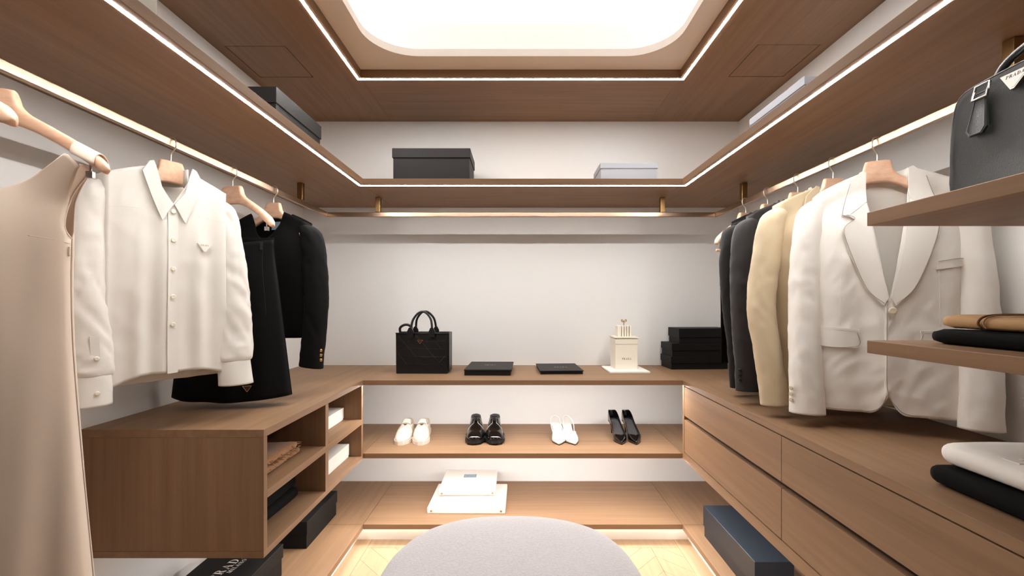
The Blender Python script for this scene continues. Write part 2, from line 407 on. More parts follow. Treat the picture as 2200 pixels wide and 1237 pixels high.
# corners of the tray ring that the radial projection leaves open lie above the oak panels
HL = (-1.303, -1.034, 1.986, 2.261); HR = (1.050, 1.328, 1.974, 2.256)
boxes('ceiling_panel', ring_boxes(XL, TXL, YN, YB, HL, ZT, ZT + .04), 'wood_y', ce)
boxes('ceiling_panel', ring_boxes(TXR, XR, YN, YB, HR, ZT, ZT + .04), 'wood_y', ce)
box('ceiling_panel', TXL + .0008, TXR - .0008, TYF, YB, ZT, ZT + .04, 'wood_x', ce)
box('ceiling_panel', TXL + .0008, TXR - .0008, YN, TYN, ZT, ZT + .04, 'wood_x', ce)
for h in (HL, HR): box('access_panel', h[0] + .004, h[1] - .004, h[2] + .004, h[3] - .004, ZT + .0005, ZT + .02, 'wood_y', ce)
boxes('panel_backing', [(XL, TXL - .01, YN, YB, ZT + .0405, ZT + .05), (TXR + .01, XR, YN, YB, ZT + .0405, ZT + .05)], 'dark_gap', ce)
for b in ((TXL - .024, TXL - .013, TYN, TYF + .024), (TXR + .013, TXR + .024, TYN, TYF + .024)):
    box('led_strip', *b, ZT - .0008, ZT - .0002, 'led_tray', ce)
box('led_strip', TXL - .013, TXR + .013, TYF + .013, TYF + .024, ZT - .0008, ZT - .0002, 'led_tray', ce)
CX0, CX1, CY0, CY1, CZ = -.84, .87, .86, 2.27, 2.63
boxes('cove_side', [(CX0 - .03, CX0, CY0, CY1, z1, CZ), (CX1, CX1 + .03, CY0, CY1, z1, CZ), (CX0, CX1, CY1, CY1 + .03, z1, CZ), (CX0, CX1, CY0 - .03, CY0, z1, CZ)], 'white_paint', ce)
box('light_panel', CX0, CX1, CY0, CY1, CZ, CZ + .02, 'lum', ce)

# ================================================================== BUILT-IN FURNITURE
ZUT = 1.842; YS = .20                    # the shelf starts just out of view beside the camera
us = thing('overhead_shelf', 'long oak shelf high on three walls with glowing front edge', 'shelf')
box('shelf_board', XL, FL, YS, YB, ZU, ZUT, 'wood_y', us, .001)
box('shelf_board', FR, XR, YS, YB, ZU, ZUT, 'wood_y', us, .001)
box('shelf_board', FL + .0005, FR - .0005, YF, YB, ZU, ZUT, 'wood_x', us, .001)
box('led_strip', FL - .028, FL - .017, YS, YF + .028, ZU - .0006, ZU - .0001, 'led_shelf', us)
box('led_strip', FR + .017, FR + .028, YS, YF + .028, ZU - .0006, ZU - .0001, 'led_shelf', us)
box('led_strip', FL - .017, FR + .017, YF + .017, YF + .028, ZU - .0006, ZU - .0001, 'led_shelf', us)
# hanging rail on three sides
ra = thing('clothes_rail', 'bronze hanging rail running below the overhead shelf on three walls', 'rail')
hw = .0065
box('rail_bar', ROD_X[0] - hw, ROD_X[0] + hw, -.2, ROD_Y + hw, ROD_Z - .0255, ROD_Z, 'rail', ra, .0025)
box('rail_bar', ROD_X[1] - hw, ROD_X[1] + hw, -.2, ROD_Y + hw, ROD_Z - .0255, ROD_Z, 'rail', ra, .0025)
box('rail_bar', ROD_X[0] + hw, ROD_X[1] - hw, ROD_Y - hw, ROD_Y + hw, ROD_Z - .0255, ROD_Z, 'rail', ra, .0025)
for px, py in ((-.797, ROD_Y), (.812, ROD_Y), (ROD_X[0], 2.241), (ROD_X[1], 2.236), (ROD_X[1], 1.015), (ROD_X[0], .30)):
    box('rail_post', px - .0135, px + .0135, py - .0135, py + .0135, ROD_Z - .001, ZU, 'post', ra, .002)
# worktop
wt = thing('worktop', 'continuous oak worktop running along three walls at waist height', 'worktop')
WT = .0245
box('worktop_board', XL, FL, 1.383, YB, ZW - WT, ZW, 'wood_y', wt, .001)
box('worktop_board', FR, XR, -.2, YB, ZW - WT, ZW, 'wood_y', wt, .001)
box('worktop_board', FL + .0005, FR - .0005, YF, YB, ZW - WT, ZW, 'wood_x', wt, .001)
box('led_strip', FL + .01, FR - .01, YF + .02, YF + .032, ZW - WT - .003, ZW - WT, 'led_low', wt)
# shoe shelf
ss = thing('shoe_shelf', 'oak shelf on the back wall with four pairs of shoes', 'shelf')
box('shelf_board', XL, FL - .0005, YF + .001, YB, ZS - .0253, ZS, 'wood_y', ss, .001)
box('shelf_board', FR + .0005, XR, YF + .001, YB, ZS - .0253, ZS, 'wood_y', ss, .001)
box('shelf_board', FL + .0005, FR - .0005, YF, YB, ZS - .0253, ZS, 'wood_x', ss, .001)
box('led_strip', FL + .01, FR - .01, YF + .02, YF + .032, ZS - .0285, ZS - .0255, 'led_low', ss)
# open cabinet under the left worktop
oc = thing('open_cabinet', 'floating oak cabinet with four open compartments', 'cabinet')
CB, CT = .430, ZW - WT - .0003
Y0, Y1 = 1.383, YF - .001
box('end_panel', XL, FL, Y0, Y0 + .02, CB + .021, CT, 'wood_z', oc, .001)
box('end_panel', XL, FL, Y1 - .02, Y1, CB + .021, CT, 'wood_z', oc, .001)
box('bottom_panel', XL, FL, Y0, Y1, CB, CB + .0205, 'wood_y', oc, .001)
box('middle_shelf', XL + .012, FL, Y0 + .02, Y1 - .02, .608, .634, 'wood_y', oc)
for za, zb in ((CB + .0205, .608), (.634, CT)): box('divider', XL + .012, FL, 1.825, 1.853, za, zb, 'wood_z', oc)
box('back_panel', XL, XL + .012, Y0 + .02, Y1 - .02, CB + .0205, CT, 'wood_y', oc)
box('led_strip', FL - .05, FL - .038, Y0 + .04, Y1 - .02, CB - .003, CB, 'led_cabinet', oc)
# drawer cabinet under the right worktop
dc = thing('drawer_cabinet', 'floating oak cabinet with wide handleless drawers', 'cabinet')
D0 = -.2
boxes('carcass', [(FR, XR - .001, Y1 - .02, Y1, CB + .0005, CT), (FR, XR - .001, D0, D0 + .02, CB + .0005, CT), (FR, XR - .001, D0 + .02, Y1 - .02, CB, CB + .04),
                  (FR + .06, XR - .001, D0 + .02, Y1 - .02, CB + .04, CT)], 'wood_y', dc)
boxes('finger_groove', [(FR + .022, FR + .0595, D0 + .02, Y1 - .02, .60, .70)], 'dark_gap', dc)  # shade inside the oak groove is put into this dark colour
ys = (Y1 - .0215, 1.4115, .560, D0 + .0215)
for a, b in zip(ys, ys[1:]):
    box('drawer', FR + .0005, FR + .0215, b + .0012, a - .0012, .6535, CT - .0035, 'wood_y', dc, .0008)
    box('drawer', FR + .0005, FR + .0215, b + .0012, a - .0012, CB + .0435, .6345, 'wood_y', dc, .0008)
box('led_strip', FR + .038, FR + .05, .2, Y1 - .02, CB - .003, CB, 'led_cabinet', dc)
# floating shelves at the right
def fshelf(z, lab, zt=.032):
    o = thing('floating_shelf', lab, 'shelf')
    box('shelf_board', FR, XR, .05, 1.064, z - zt, z, 'wood_y', o, .0015)
fshelf(1.430, 'thick oak shelf carrying the black leather handbag')
fshelf(1.128, 'oak shelf with the folded camel and black garments', .030)

# ================================================================== BOXES AND DISPLAY OBJECTS
def lidbox(name, label, cat, loc, rz, sx, sy, h, lid, mat, over=.003, group=None, lidmat=None, bev=.0015):
    """box with a lift-off lid; loc is the centre of its base"""
    t = thing(name, label, cat, loc, rz, group)
    box('box_base', -sx / 2 + over, sx / 2 - over, -sy / 2 + over, sy / 2 - over, 0, h - .002, mat, t, bev)
    box('lid', -sx / 2, sx / 2, -sy / 2, sy / 2, h - lid, h, lidmat or mat, t, bev)
    return t
G = 'storage boxes'
lidbox('storage_box', 'large black lidded box at the middle of the overhead shelf', 'box', (-.485, 2.605, ZUT), 0, .432, .25, .228, .052, 'brown_black_card', .005)
lidbox('storage_box', 'pale blue-grey lidded box on the overhead shelf at the back wall', 'box', (.607, 2.585, ZUT), 0, .318, .22, .145, .03, 'grey_card', .003)
lidbox('storage_box', 'charcoal grained lidded box on the overhead shelf in the far corner', 'box', (-1.085, 1.928, ZUT), 0, .30, .395, .208, .062, 'grain_card', .004)
lidbox('storage_box', 'tall taupe grey box with dark lid on the overhead shelf above the dress', 'box', (-1.085, .99, ZUT), 0, .30, .37, .30, .075, 'taupe_card', .006, lidmat='grain_card')
lidbox('storage_box', 'slim blue-grey box on the overhead shelf above the jackets', 'box', (1.115, 1.735, ZUT), 0, .26, .37, .158, .03, 'grey_card', .003)
lidbox('shoe_box', 'black shoe box on the platform below the far compartments', 'box', (-1.075, 2.204, ZP), 0, .23, .34, .124, .058, 'black_card', .004)
b = lidbox('shoe_box', 'black shoe box with white lettering below the open cabinet', 'box', (-1.088, 1.655, ZP), 0, .24, .38, .128, .056, 'black_card', .004)
lettering('PRADA', (-.005, .03, .1284), (0.12, 1, 0), (-1, .12, 0), .034, 'print_white', b)
lettering('MILANO', (.028, .033, .1284), (0.12, 1, 0), (-1, .12, 0), .016, 'print_white', b)
lidbox('shoe_box', 'long dark navy box on the platform beside the drawers', 'box', (.958, 1.92, ZP), 0, .148, .472, .145, .095, 'navy_card', .004)
lidbox('shoe_box', 'flat white box in the upper far compartment', 'box', (-1.033, 2.075, .634), 0, .32, .33, .06, .052, 'white_card', .002)
lidbox('shoe_box', 'white box in the lower far compartment', 'box', (-1.005, 2.07, CB + .0205), 0, .32, .33, .065, .056, 'white_card', .002)
# stack of white boxes on the platform
t = thing('gift_box', 'wide flat white box at the bottom of the platform stack', 'box', (-.278, 2.535, ZP), -.6)
box('box_base', -.207, .207, -.16, .16, 0, .032, 'white_card', t, .004)
for sx in (-1, 1): lathe('rivet', [(.001, 0), (.0055, .0005), (.0055, .002), (.003, .003)], 'print_gold', t, 10, (sx * .185, -.1602, .016), (PI / 2, 0, 0))
t = thing('gift_box', 'smaller white box with blue label, topmost of the platform stack', 'box', (-.282, 2.568, ZP + .032), .8)
box('box_base', -.146, .146, -.134, .134, 0, .045, 'white_card', t, .002)
l = box('lid', -.153, .153, -.14, .14, .043, .080, 'white_card', t, .005)
for sx in (-1, 1): lathe('rivet', [(.001, 0), (.0055, .0005), (.0055, .002), (.003, .003)], 'print_gold', t, 10, (sx * .137, -.1402, .056), (PI / 2, 0, 0))
lb = box('printed_label', -.036, .036, .015, .062, .080, .0806, 'label_blue', t)
lettering('PRADA', (0, .036, .0809), (1, 0, 0), (0, 1, 0), .010, 'print_black', lb)
boxes('label_border', [(-.033, .033, .018, .0192, .0806, .0809), (-.033, .033, .0578, .059, .0806, .0809), (-.033, -.0318, .018, .059, .0806, .0809), (.0318, .033, .018, .059, .0806, .0809)], 'print_black', lb)
# flat black boxes on the worktop
t = thing('presentation_box', 'thicker flat black box with grey lettering beside the tote bag', 'box', (-.166, 2.565, ZW), -1.2)
box('box_base', -.124, .124, -.158, .155, 0, .024, 'black_card', t, .001)
box('lid', -.126, .130, -.160, .165, .0245, .033, 'brown_black_card', t, .001)
lettering('PRADA', (.0, .02, .0334), (1, .0, 0), (0, 1, 0), .013, 'print_white', t); lettering('MILANO', (.0, .0, .0334), (1, 0, 0), (0, 1, 0), .007, 'print_white', t)
t = thing('presentation_box', 'thin flat black box with bright lettering near the perfume carton', 'box', (.228, 2.595, ZW), 2.5)
box('box_base', -.116, .116, -.142, .142, 0, .0155, 'black_card', t, .001)
box('lid', -.120, .120, -.146, .146, .016, .0205, 'brown_black_card', t, .001)
lettering('PRADA', (.012, -.01, .0209), (1, 0, 0), (0, 1, 0), .016, 'print_white', t)
# white perfume carton on its tray
t = thing('display_tray', 'square white tray under the perfume carton', 'tray', (.612, 2.60, ZW), 1.5)
box('tray_plate', -.112, .112, -.118, .118, 0, .010, 'white_card', t, .0015)
pc = thing('perfume_carton', 'tall cream carton with black lettering and a golden key on top', 'perfume', (.618, 2.648, ZW + .010), 1.5)
box('carton_body', -.065, .065, -.062, .062, 0, .142, 'cream_card', pc, .0015)
box('lid', -.0665, .0665, -.0635, .0635, .1425, .172, 'cream_card', pc, .0015)
box('flange', -.071, .069, -.066, .066, .176, .184, 'cream_card', pc, .001)
box('neck', -.058, .058, -.055, .055, .172, .176, 'cream_card', pc)
lettering('PRADA', (.0, -.0625, .058), (1, 0, 0), (0, 0, 1), .011, 'print_black', pc)
for i in range(5): box('rib', -.034 + .0148 * i + (0 if i else -.012), -.024 + .0148 * i, -.035, .02, .184, .246, 'cream_card', pc, .0015)
k = tube('key', [(.0, 0, .246), (0, 0, .262), (.0, 0, .270)], .0022, 'gold', pc, 8, 2)
for sx in (-1, 1):
    tube('key_loop', [(0, 0, .268), (sx * .006, 0, .276), (sx * .012, 0, .281), (sx * .0155, 0, .276), (sx * .012, 0, .270), (sx * .006, 0, .268), (0, 0, .266)], .0022, 'gold', k, 8, 4)
# three black boxes in the corner
for i, (x, y, z, rz, sx, sy, lab) in enumerate((
        (1.055, 2.714, ZW, 3, .345, .168, 'black lidded box at the bottom of the corner stack'),
        (1.057, 2.712, ZW + .076, 4, .345, .168, 'black lidded box in the middle of the corner stack'),
        (1.085, 2.714, ZW + .152, 3, .31, .165, 'black lidded box on top of the corner stack'))):
    lidbox('shoe_box', lab, 'box', (x, y, z), rz, sx, sy, .076 if i < 2 else .088, .040 if i < 2 else .052, 'black_card', .004)

# ================================================================== OTTOMAN
t = thing('ottoman', 'large rounded pouf in pale grey woven fabric', 'ottoman', (-.024, 1.295, 0))
def pouf(nr=72):
    prof = [(0, .452), (.35, .4515), (.62, .449), (.80, .442), (.90, .431), (.96, .413), (.99, .387), (1.0, .35), (1.0, .24), (.995, .15), (.985, .08), (.96, .05), (.90, .045)]
    V, Fc = [], []
    for r, z in prof:
        for k in range(nr):
            a = 2 * PI * k / nr; c, s = math.cos(a), math.sin(a); e = 2 / 2.5
            x = .402 * math.copysign(abs(c) ** e, c); y = .405 * math.copysign(abs(s) ** e, s)
            q = .0025 * noise.noise(Vector((x * 9 * r, y * 9 * r, z * 9)))
            V.append((x * r, y * r, z + q * (r < .99)))
    for i in range(len(prof) - 1):
        for k in range(nr): Fc.append((i * nr + k, (i + 1) * nr + k, (i + 1) * nr + (k + 1) % nr, i * nr + (k + 1) % nr))
    Fc.append(tuple(range((len(prof) - 1) * nr, len(prof) * nr)))
    return V, Fc
V, Fc = pouf(); mesh('cushion', V, Fc, 'boucle', t, True, weld=1e-5, recalc=True, sub=1)
V, Fc = [], []
for r, z in ((.86, 0), (.86, .05)):
    for k in range(48):
        a = 2 * PI * k / 48; c, s = math.cos(a), math.sin(a)
        V.append((.372 * r * math.copysign(abs(c) ** .8, c), .405 * r * math.copysign(abs(s) ** .8, s), z))
Fc = [(k, (k + 1) % 48, 48 + (k + 1) % 48, 48 + k) for k in range(48)] + [tuple(reversed(range(48))), tuple(range(48, 96))]
mesh('plinth', V, Fc, 'dark_gap', t, recalc=True)

# ================================================================== BAGS
def plaque(parent, org, right, up, nrm, s, face, rim, text=None):
    """triangular metal plaque, point down"""
    R, U, Nn, O = Vector(right).normalized() * s, Vector(up).normalized() * s, Vector(nrm).normalized(), Vector(org)
    tri = [(-.5, .28), (.5, .28), (.06, -.34), (-.06, -.34)]
    V = [O + R * x + U * y for x, y in tri] + [O + R * x * .97 + U * y * .97 + Nn * s * .13 for x, y in tri]
    Fc = [(4, 5, 6, 7), (3, 2, 1, 0)] + [(i, (i + 1) % 4, 4 + (i + 1) % 4, 4 + i) for i in range(4)]
    p = mesh('triangular_plaque', V, Fc, rim, parent, recalc=True)
    V = [O + R * x * .80 + U * (y * .80 + .005) + Nn * s * .135 for x, y in tri]
    mesh('plaque_face', V, [(0, 1, 2, 3)], face, p)
    if text: lettering('PRADA', O + U * .15 + Nn * s * .14, R, U, s * .115, text, p)
    return p
# tote on the worktop
tb = thing('tote_bag', 'structured black leather tote with quilted panels on the worktop', 'bag', (-.534, 2.535, ZW), -1.0)
W0, W1, DH, HB = .139, .146, .062, .222
V = []
for z, wv, d in ((0, W0, DH), (.004, W0 + .002, DH + .002), (HB, W1, DH - .008)):
    V += [(-wv, -d, z), (wv, -d, z), (wv, d, z), (-wv, d, z)]
Fc = [(0, 3, 2, 1)] + [(a + i, a + (i + 1) % 4, a + 4 + (i + 1) % 4, a + 4 + i) for a in (0, 4) for i in range(4)]
mesh('bag_body', V, Fc, 'black_leather', tb, solid=.004)
def tf(x, z): return -(DH + .002 - .010 * z / HB)
gr = []
for z in (.05, .093, .136, .178):
    tube('quilting_line', [(-.13, tf(0, z) - .0005, z), (.13, tf(0, z) - .0005, z)], .0009, 'black_leather', tb, 6, 1)
for x0, x1, za, zb in ((-.13, .03, .205, .02), (-.03, .13, .205, .02), (.05, .13, .205, .11), (-.13, -.06, .11, .02), (.06, .13, .02, .1), (-.13, -.05, .13, .2)):
    tube('quilting_line', [(x0, tf(0, za) - .0005, za), (x1, tf(0, zb) - .0005, zb)], .0009, 'black_leather', tb, 6, 1)
for y in (-DH + .006, DH - .012): tube('rim', [(-W1, y, HB), (W1, y, HB)], .0035, 'black_leather', tb, 8, 1)
box('gusset', W1 - .002, W1 + .003, -DH + .012, DH - .014, .01, HB + .004, 'black_leather', tb, .001)
for y in (-DH + .002, DH - .006):
    hd = tube('handle', [(-.062, y, HB - .01), (-.060, y * .92, HB + .03), (-.052, y * .75, HB + .075), (-.022, y * .6, HB + .113), (.012, y * .6, HB + .116), (.045, y * .75, HB + .08), (.055, y * .92, HB + .03), (.057, y, HB - .01)], .0062, 'black_leather', tb, 10, 6)
    for x in (-.062, .057):
        V = [(x - .017, y - .006, HB - .02), (x + .017, y - .006, HB - .02), (x + .017, y - .004, HB + .012), (x + .007, y - .005, HB + .032), (x - .007, y - .005, HB + .032), (x - .017, y - .004, HB + .012)]
        mesh('handle_tab', V, [(0, 1, 2, 3, 4, 5)], 'black_leather', hd, solid=.008, off=1)
tube('shoulder_strap', [(-.125, -.03, HB - .01), (-.130, -.03, HB + .025), (-.110, -.03, HB + .043), (-.085, -.028, HB + .045), (-.065, -.028, HB + .03), (-.07, -.026, HB + .02)], .0022, 'black_leather', tb, 8, 6, ry=.007)
plaque(tb, (-.009, tf(0, .178) - .002, .176), (1, 0, 0), (0, 0, 1), (0, -1, 0), .034, 'enamel_dark', 'gold')
# large handbag on the floating shelf
hb = thing('handbag', 'big black grained leather handbag with silver hardware on floating shelf', 'bag', (.925, .745, 1.430), 0)
# profile in (y, z): far end at +y; lofted through x
def bag_out(t):
    h_ = [(.134, 0), (.139, .012), (.141, .05), (.145, .10), (.1475, .15), (.146, .178), (.136, .194), (.115, .201), (.06, .205)]; pts = h_ + [(0, .207)] + [(-a, b) for a, b in h_[::-1]]
    return cr(pts, t)
V, Fc = [], []; nn = 44
secs = [(-.078, .90), (-.080, .96), (-.074, .992), (-.05, 1.0), (0, 1.0), (.05, 1.0), (.074, .992), (.080, .96), (.078, .90)]
for x, s in secs:
    for i in range(nn + 1):
        y, z = bag_out(i / nn); z = max(0, z); taper = 1 - .30 * (z / .21) ** 1.5
        V.append((x * taper - .000, y * (s * .5 + .5), z * (s * .6 + .4)))
m_ = nn + 1
for k in range(len(secs) - 1):
    for i in range(nn): Fc.append((k * m_ + i, k * m_ + i + 1, (k + 1) * m_ + i + 1, (k + 1) * m_ + i))
    Fc.append((k * m_ + nn, k * m_, (k + 1) * m_, (k + 1) * m_ + nn))
Fc.append(tuple(range(m_))); Fc.append(tuple(reversed(range((len(secs) - 1) * m_, len(secs) * m_))))
mesh('bag_body', V, Fc, 'saffiano', hb, True, recalc=True)
def bag_x(z): return -.081 * (1 - .30 * (max(0, z) / .21) ** 1.5)
# piping along the front seam
P = []
for i in range(29):
    y, z = bag_out(i / 28); P.append((bag_x(z) * .955, y * .985, z * .985))
tube('piping', P, .0022, 'saffiano', hb, 8, 1)
tube('zip', [(-.004, .12, .1905), (-.004, .06, .2035), (-.004, 0, .2085), (-.004, -.06, .2035), (-.004, -.12, .1905)], .0035, 'silver', hb, 8, 4, ry=.0025)
for sx in (-1, 1):
    hd = tube('handle', [(sx * .045, .088, .176), (sx * .046, .082, .196), (sx * .046, .062, .220), (sx * .044, .022, .236), (sx * .044, -.022, .236), (sx * .046, -.062, .220), (sx * .046, -.082, .196), (sx * .045, -.088, .176)], .0068, 'saffiano', hb, 10, 6)
    for sy in (-1, 1):
        if sx > 0: continue
        y0 = sy * .088
        # metal loop
        tube('handle_ring', [(bag_x(.185) - .004, y0 - .013, .192), (bag_x(.17) - .008, y0 - .013, .166), (bag_x(.17) - .008, y0 + .013, .166), (bag_x(.185) - .004, y0 + .013, .192), (bag_x(.185) - .004, y0 - .013, .192)], .0024, 'silver', hd, 8, 0)
        tab = [(-.010, .178), (.010, .178), (.011, .160), (.019, .108), (.012, .098), (-.012, .098), (-.019, .108), (-.011, .160)]
        V = [(bag_x(z) - .0035, y0 + yy, z) for yy, z in tab]
        mesh('leather_tab', V, [tuple(range(8))], 'saffiano', hd, solid=.005, off=0)
        st = [(yy * .84, .176 if z > .17 else z + .002) for yy, z in tab]
        tube('stitching', [(bag_x(z) - .0062, y0 + yy, z) for yy, z in st + st[:1]], .0007, 'dark_grey_cloth', hd, 5, 0)
plaque(hb, (bag_x(.175) - .001, .030, .172), (0, -1, 0), (.22, 0, 1), (-1, 0, .2), .054, 'silver', 'silver', 'print_black')
tube('luggage_ring', [(-.012, -.03, .21), (-.03, -.032, .232), (-.034, -.03, .25), (-.03, -.028, .268), (-.02, -.03, .27)], .0022, 'silver', hb, 8, 5)

# ================================================================== SHOES
def shoe_upper(name, st, mat, parent, n=26, m=8, solid=.003):
    """st(s) -> cx, half width, z0, top height, inner half width (0 where closed); s 0 heel .. 1 toe; local -y is the toe"""
    V, Fc = [], []
    L = st('L')
    for sd in (-1, 1):
        k0 = len(V)
        for i in range(n + 1):
            s = i / n; s = s + .04 * math.sin(2 * PI * s) * -1
            cx, wd, zb, h, wi = st(s)
            for j in range(m + 1):
                a = j / m * PI / 2
                x = wi + (wd - wi) * max(0, math.cos(a)) ** .75; z = zb + (h - zb) * math.sin(a) ** .85
                V.append((cx + sd * x, -s * L, z))
        for i in range(n):
            for j in range(m):
                f = (k0 + i * (m + 1) + j, k0 + i * (m + 1) + j + 1, k0 + (i + 1) * (m + 1) + j + 1, k0 + (i + 1) * (m + 1) + j)
                Fc.append(f if sd < 0 else f[::-1])
    k1 = (n + 1) * (m + 1)                             # close the heel and the toe
    for o_ in (0, n * (m + 1)): Fc.append(tuple(range(o_, o_ + m + 1)) + tuple(reversed(range(k1 + o_, k1 + o_ + m))))
    return mesh(name, V, Fc, mat, parent, True, weld=2e-4, recalc=True, solid=solid, off=-1)
def sole(name, st, mat, parent, zb, zt, grow=.004, n=64):
    """slab under the shoe: zb(s), zt(s) heights"""
    L = st('L'); V, Fc = [], []
    for i in range(n + 1):
        s = i / n; s = s - .04 * math.sin(2 * PI * s)
        cx, wd, *_ = st(s); ww = wd + grow; y = -s * L + (grow if i == 0 else (-grow if i == n else 0))
        V += [(cx - ww, y, zb(s)), (cx + ww, y, zb(s)), (cx + ww, y, zt(s)), (cx - ww, y, zt(s))]
    for i in range(n):
        a = i * 4
        for j in range(4): Fc.append((a + j, a + (j + 1) % 4, a + 4 + (j + 1) % 4, a + 4 + j))
    Fc += [(3, 2, 1, 0), (n * 4, n * 4 + 1, n * 4 + 2, n * 4 + 3)]
    return mesh(name, V, Fc, mat, parent, False, recalc=True)
def insole(name, st, mat, parent, zf, s0=.02, s1=.6, n=16, k=.88):
    L = st('L'); V, Fc = [], []
    for i in range(n + 1):
        s = s0 + (s1 - s0) * i / n; cx, wd, zb, h, wi = st(s)
        V += [(cx - wd * k, -s * L, zf(s)), (cx + wd * k, -s * L, zf(s))]
    for i in range(n): Fc.append((2 * i, 2 * i + 1, 2 * i + 3, 2 * i + 2))
    return mesh(name, V, Fc, mat, parent, True)
def top_of(st, s, x):
    """height of the closed upper at offset x from its middle line"""
    cx, wd, zb, h, wi = st(s)
    c = min(1, max(0, (abs(x) - wi) / max(1e-6, wd - wi))) ** (1 / .75); a = math.acos(c)
    return zb + (h - zb) * math.sin(a) ** .85
def toe_round(s, a): return 1.0 if s < a else max(0.02, 1 - ((s - a) / (1 - a)) ** 2) ** .5
def loafer(label, loc, rz, sd):
    t = thing('loafer', label, 'shoe', loc, rz, 'ivory loafers'); L = .275
    wt_ = [(0, .016), (.04, .026), (.14, .033), (.35, .035), (.55, .039), (.72, .0435), (1, .042)]
    hh = [(0, .075), (.1, .074), (.25, .064), (.42, .066), (.48, .082), (.55, .080), (.68, .066), (.82, .056), (1, .050)]
    wi = [(0, .0), (.015, .008), (.05, .020), (.15, .027), (.3, .029), (.40, .026), (.47, .016), (.5, .0)]
    def st(s):
        if s == 'L': return L
        r_ = toe_round(s, .74); return (sd * .006 * math.sin(PI * s), lut(wt_, s) * r_ ** .8, .018, .018 + (lut(hh, s) - .018) * r_ ** .7, lut(wi, s))
    shoe_upper('shoe_upper', st, 'white_leather', t)
    sole('shoe_sole', st, 'rubber_white', t, lambda s: 0.0, lambda s: .019, .0045)
    insole('insole', st, 'lining_beige', t, lambda s: .026)
    # tongue, strap and apron seam
    V, Fc = [], []
    for i in range(9):
        s = .38 + .16 * i / 8
        for j in range(9):
            x = (-1 + j / 4) * (.020 + .006 * i / 8); c = st(s)[0]
            z = top_of(st, max(s, .50), x) + .004 + .010 * (1 - i / 8)
            V.append((c + x, -s * L, z))
    Fc = [(a * 9 + b, a * 9 + b + 1, a * 9 + b + 10, a * 9 + b + 9) for a in range(8) for b in range(8)]
    mesh('tongue', V, Fc, 'white_leather', t, True, solid=.003)
    V, Fc = [], []
    for i in range(5):
        for j in range(17):
            q = -1 + j / 8; s = .575 + .065 * i / 4 + .06 * abs(q) - .03 * (1 - abs(q)) * (i == 4); c, wd, zb, h, w_ = st(s)
            a = PI / 2 * (1 - abs(q) * .92); x = math.copysign(wd * math.cos(a) ** .75, q); z = zb + (h - zb) * math.sin(a) ** .85
            V.append((c + x * 1.03, -s * L, z + .0025))
    Fc = [(a * 17 + b, a * 17 + b + 1, a * 17 + b + 18, a * 17 + b + 17) for a in range(4) for b in range(16)]
    sp = mesh('strap', V, Fc, 'white_leather', t, True, solid=.003, off=0)
    c = st(.61)[0]; z = top_of(st, .60, 0) + .006
    mesh('triangular_plaque', [(c - .012, -.59 * L, z + .001), (c + .012, -.59 * L, z + .001), (c, -.64 * L, z - .003)], [(0, 1, 2)], 'silver', sp, solid=.0015)
    P = []
    for i in range(19):
        a = PI * i / 18; s = .66 + .20 * math.sin(a); x = math.cos(a) * .032; P.append((st(s)[0] + x, -s * L, top_of(st, s, x) + .001))
    tube('apron_seam', P, .0016, 'white_leather', t, 6, 1)
    tube('collar_edge', [(st(s)[0] + sg_ * (lut(wi, s)), -s * L, lut(hh, s)) for sg_, s in [(-1, .48), (-1, .4), (-1, .3), (-1, .2), (-1, .1), (-1, .02), (1, .02), (1, .1), (1, .2), (1, .3), (1, .4), (1, .48)]], .002, 'white_leather', t, 6, 3)
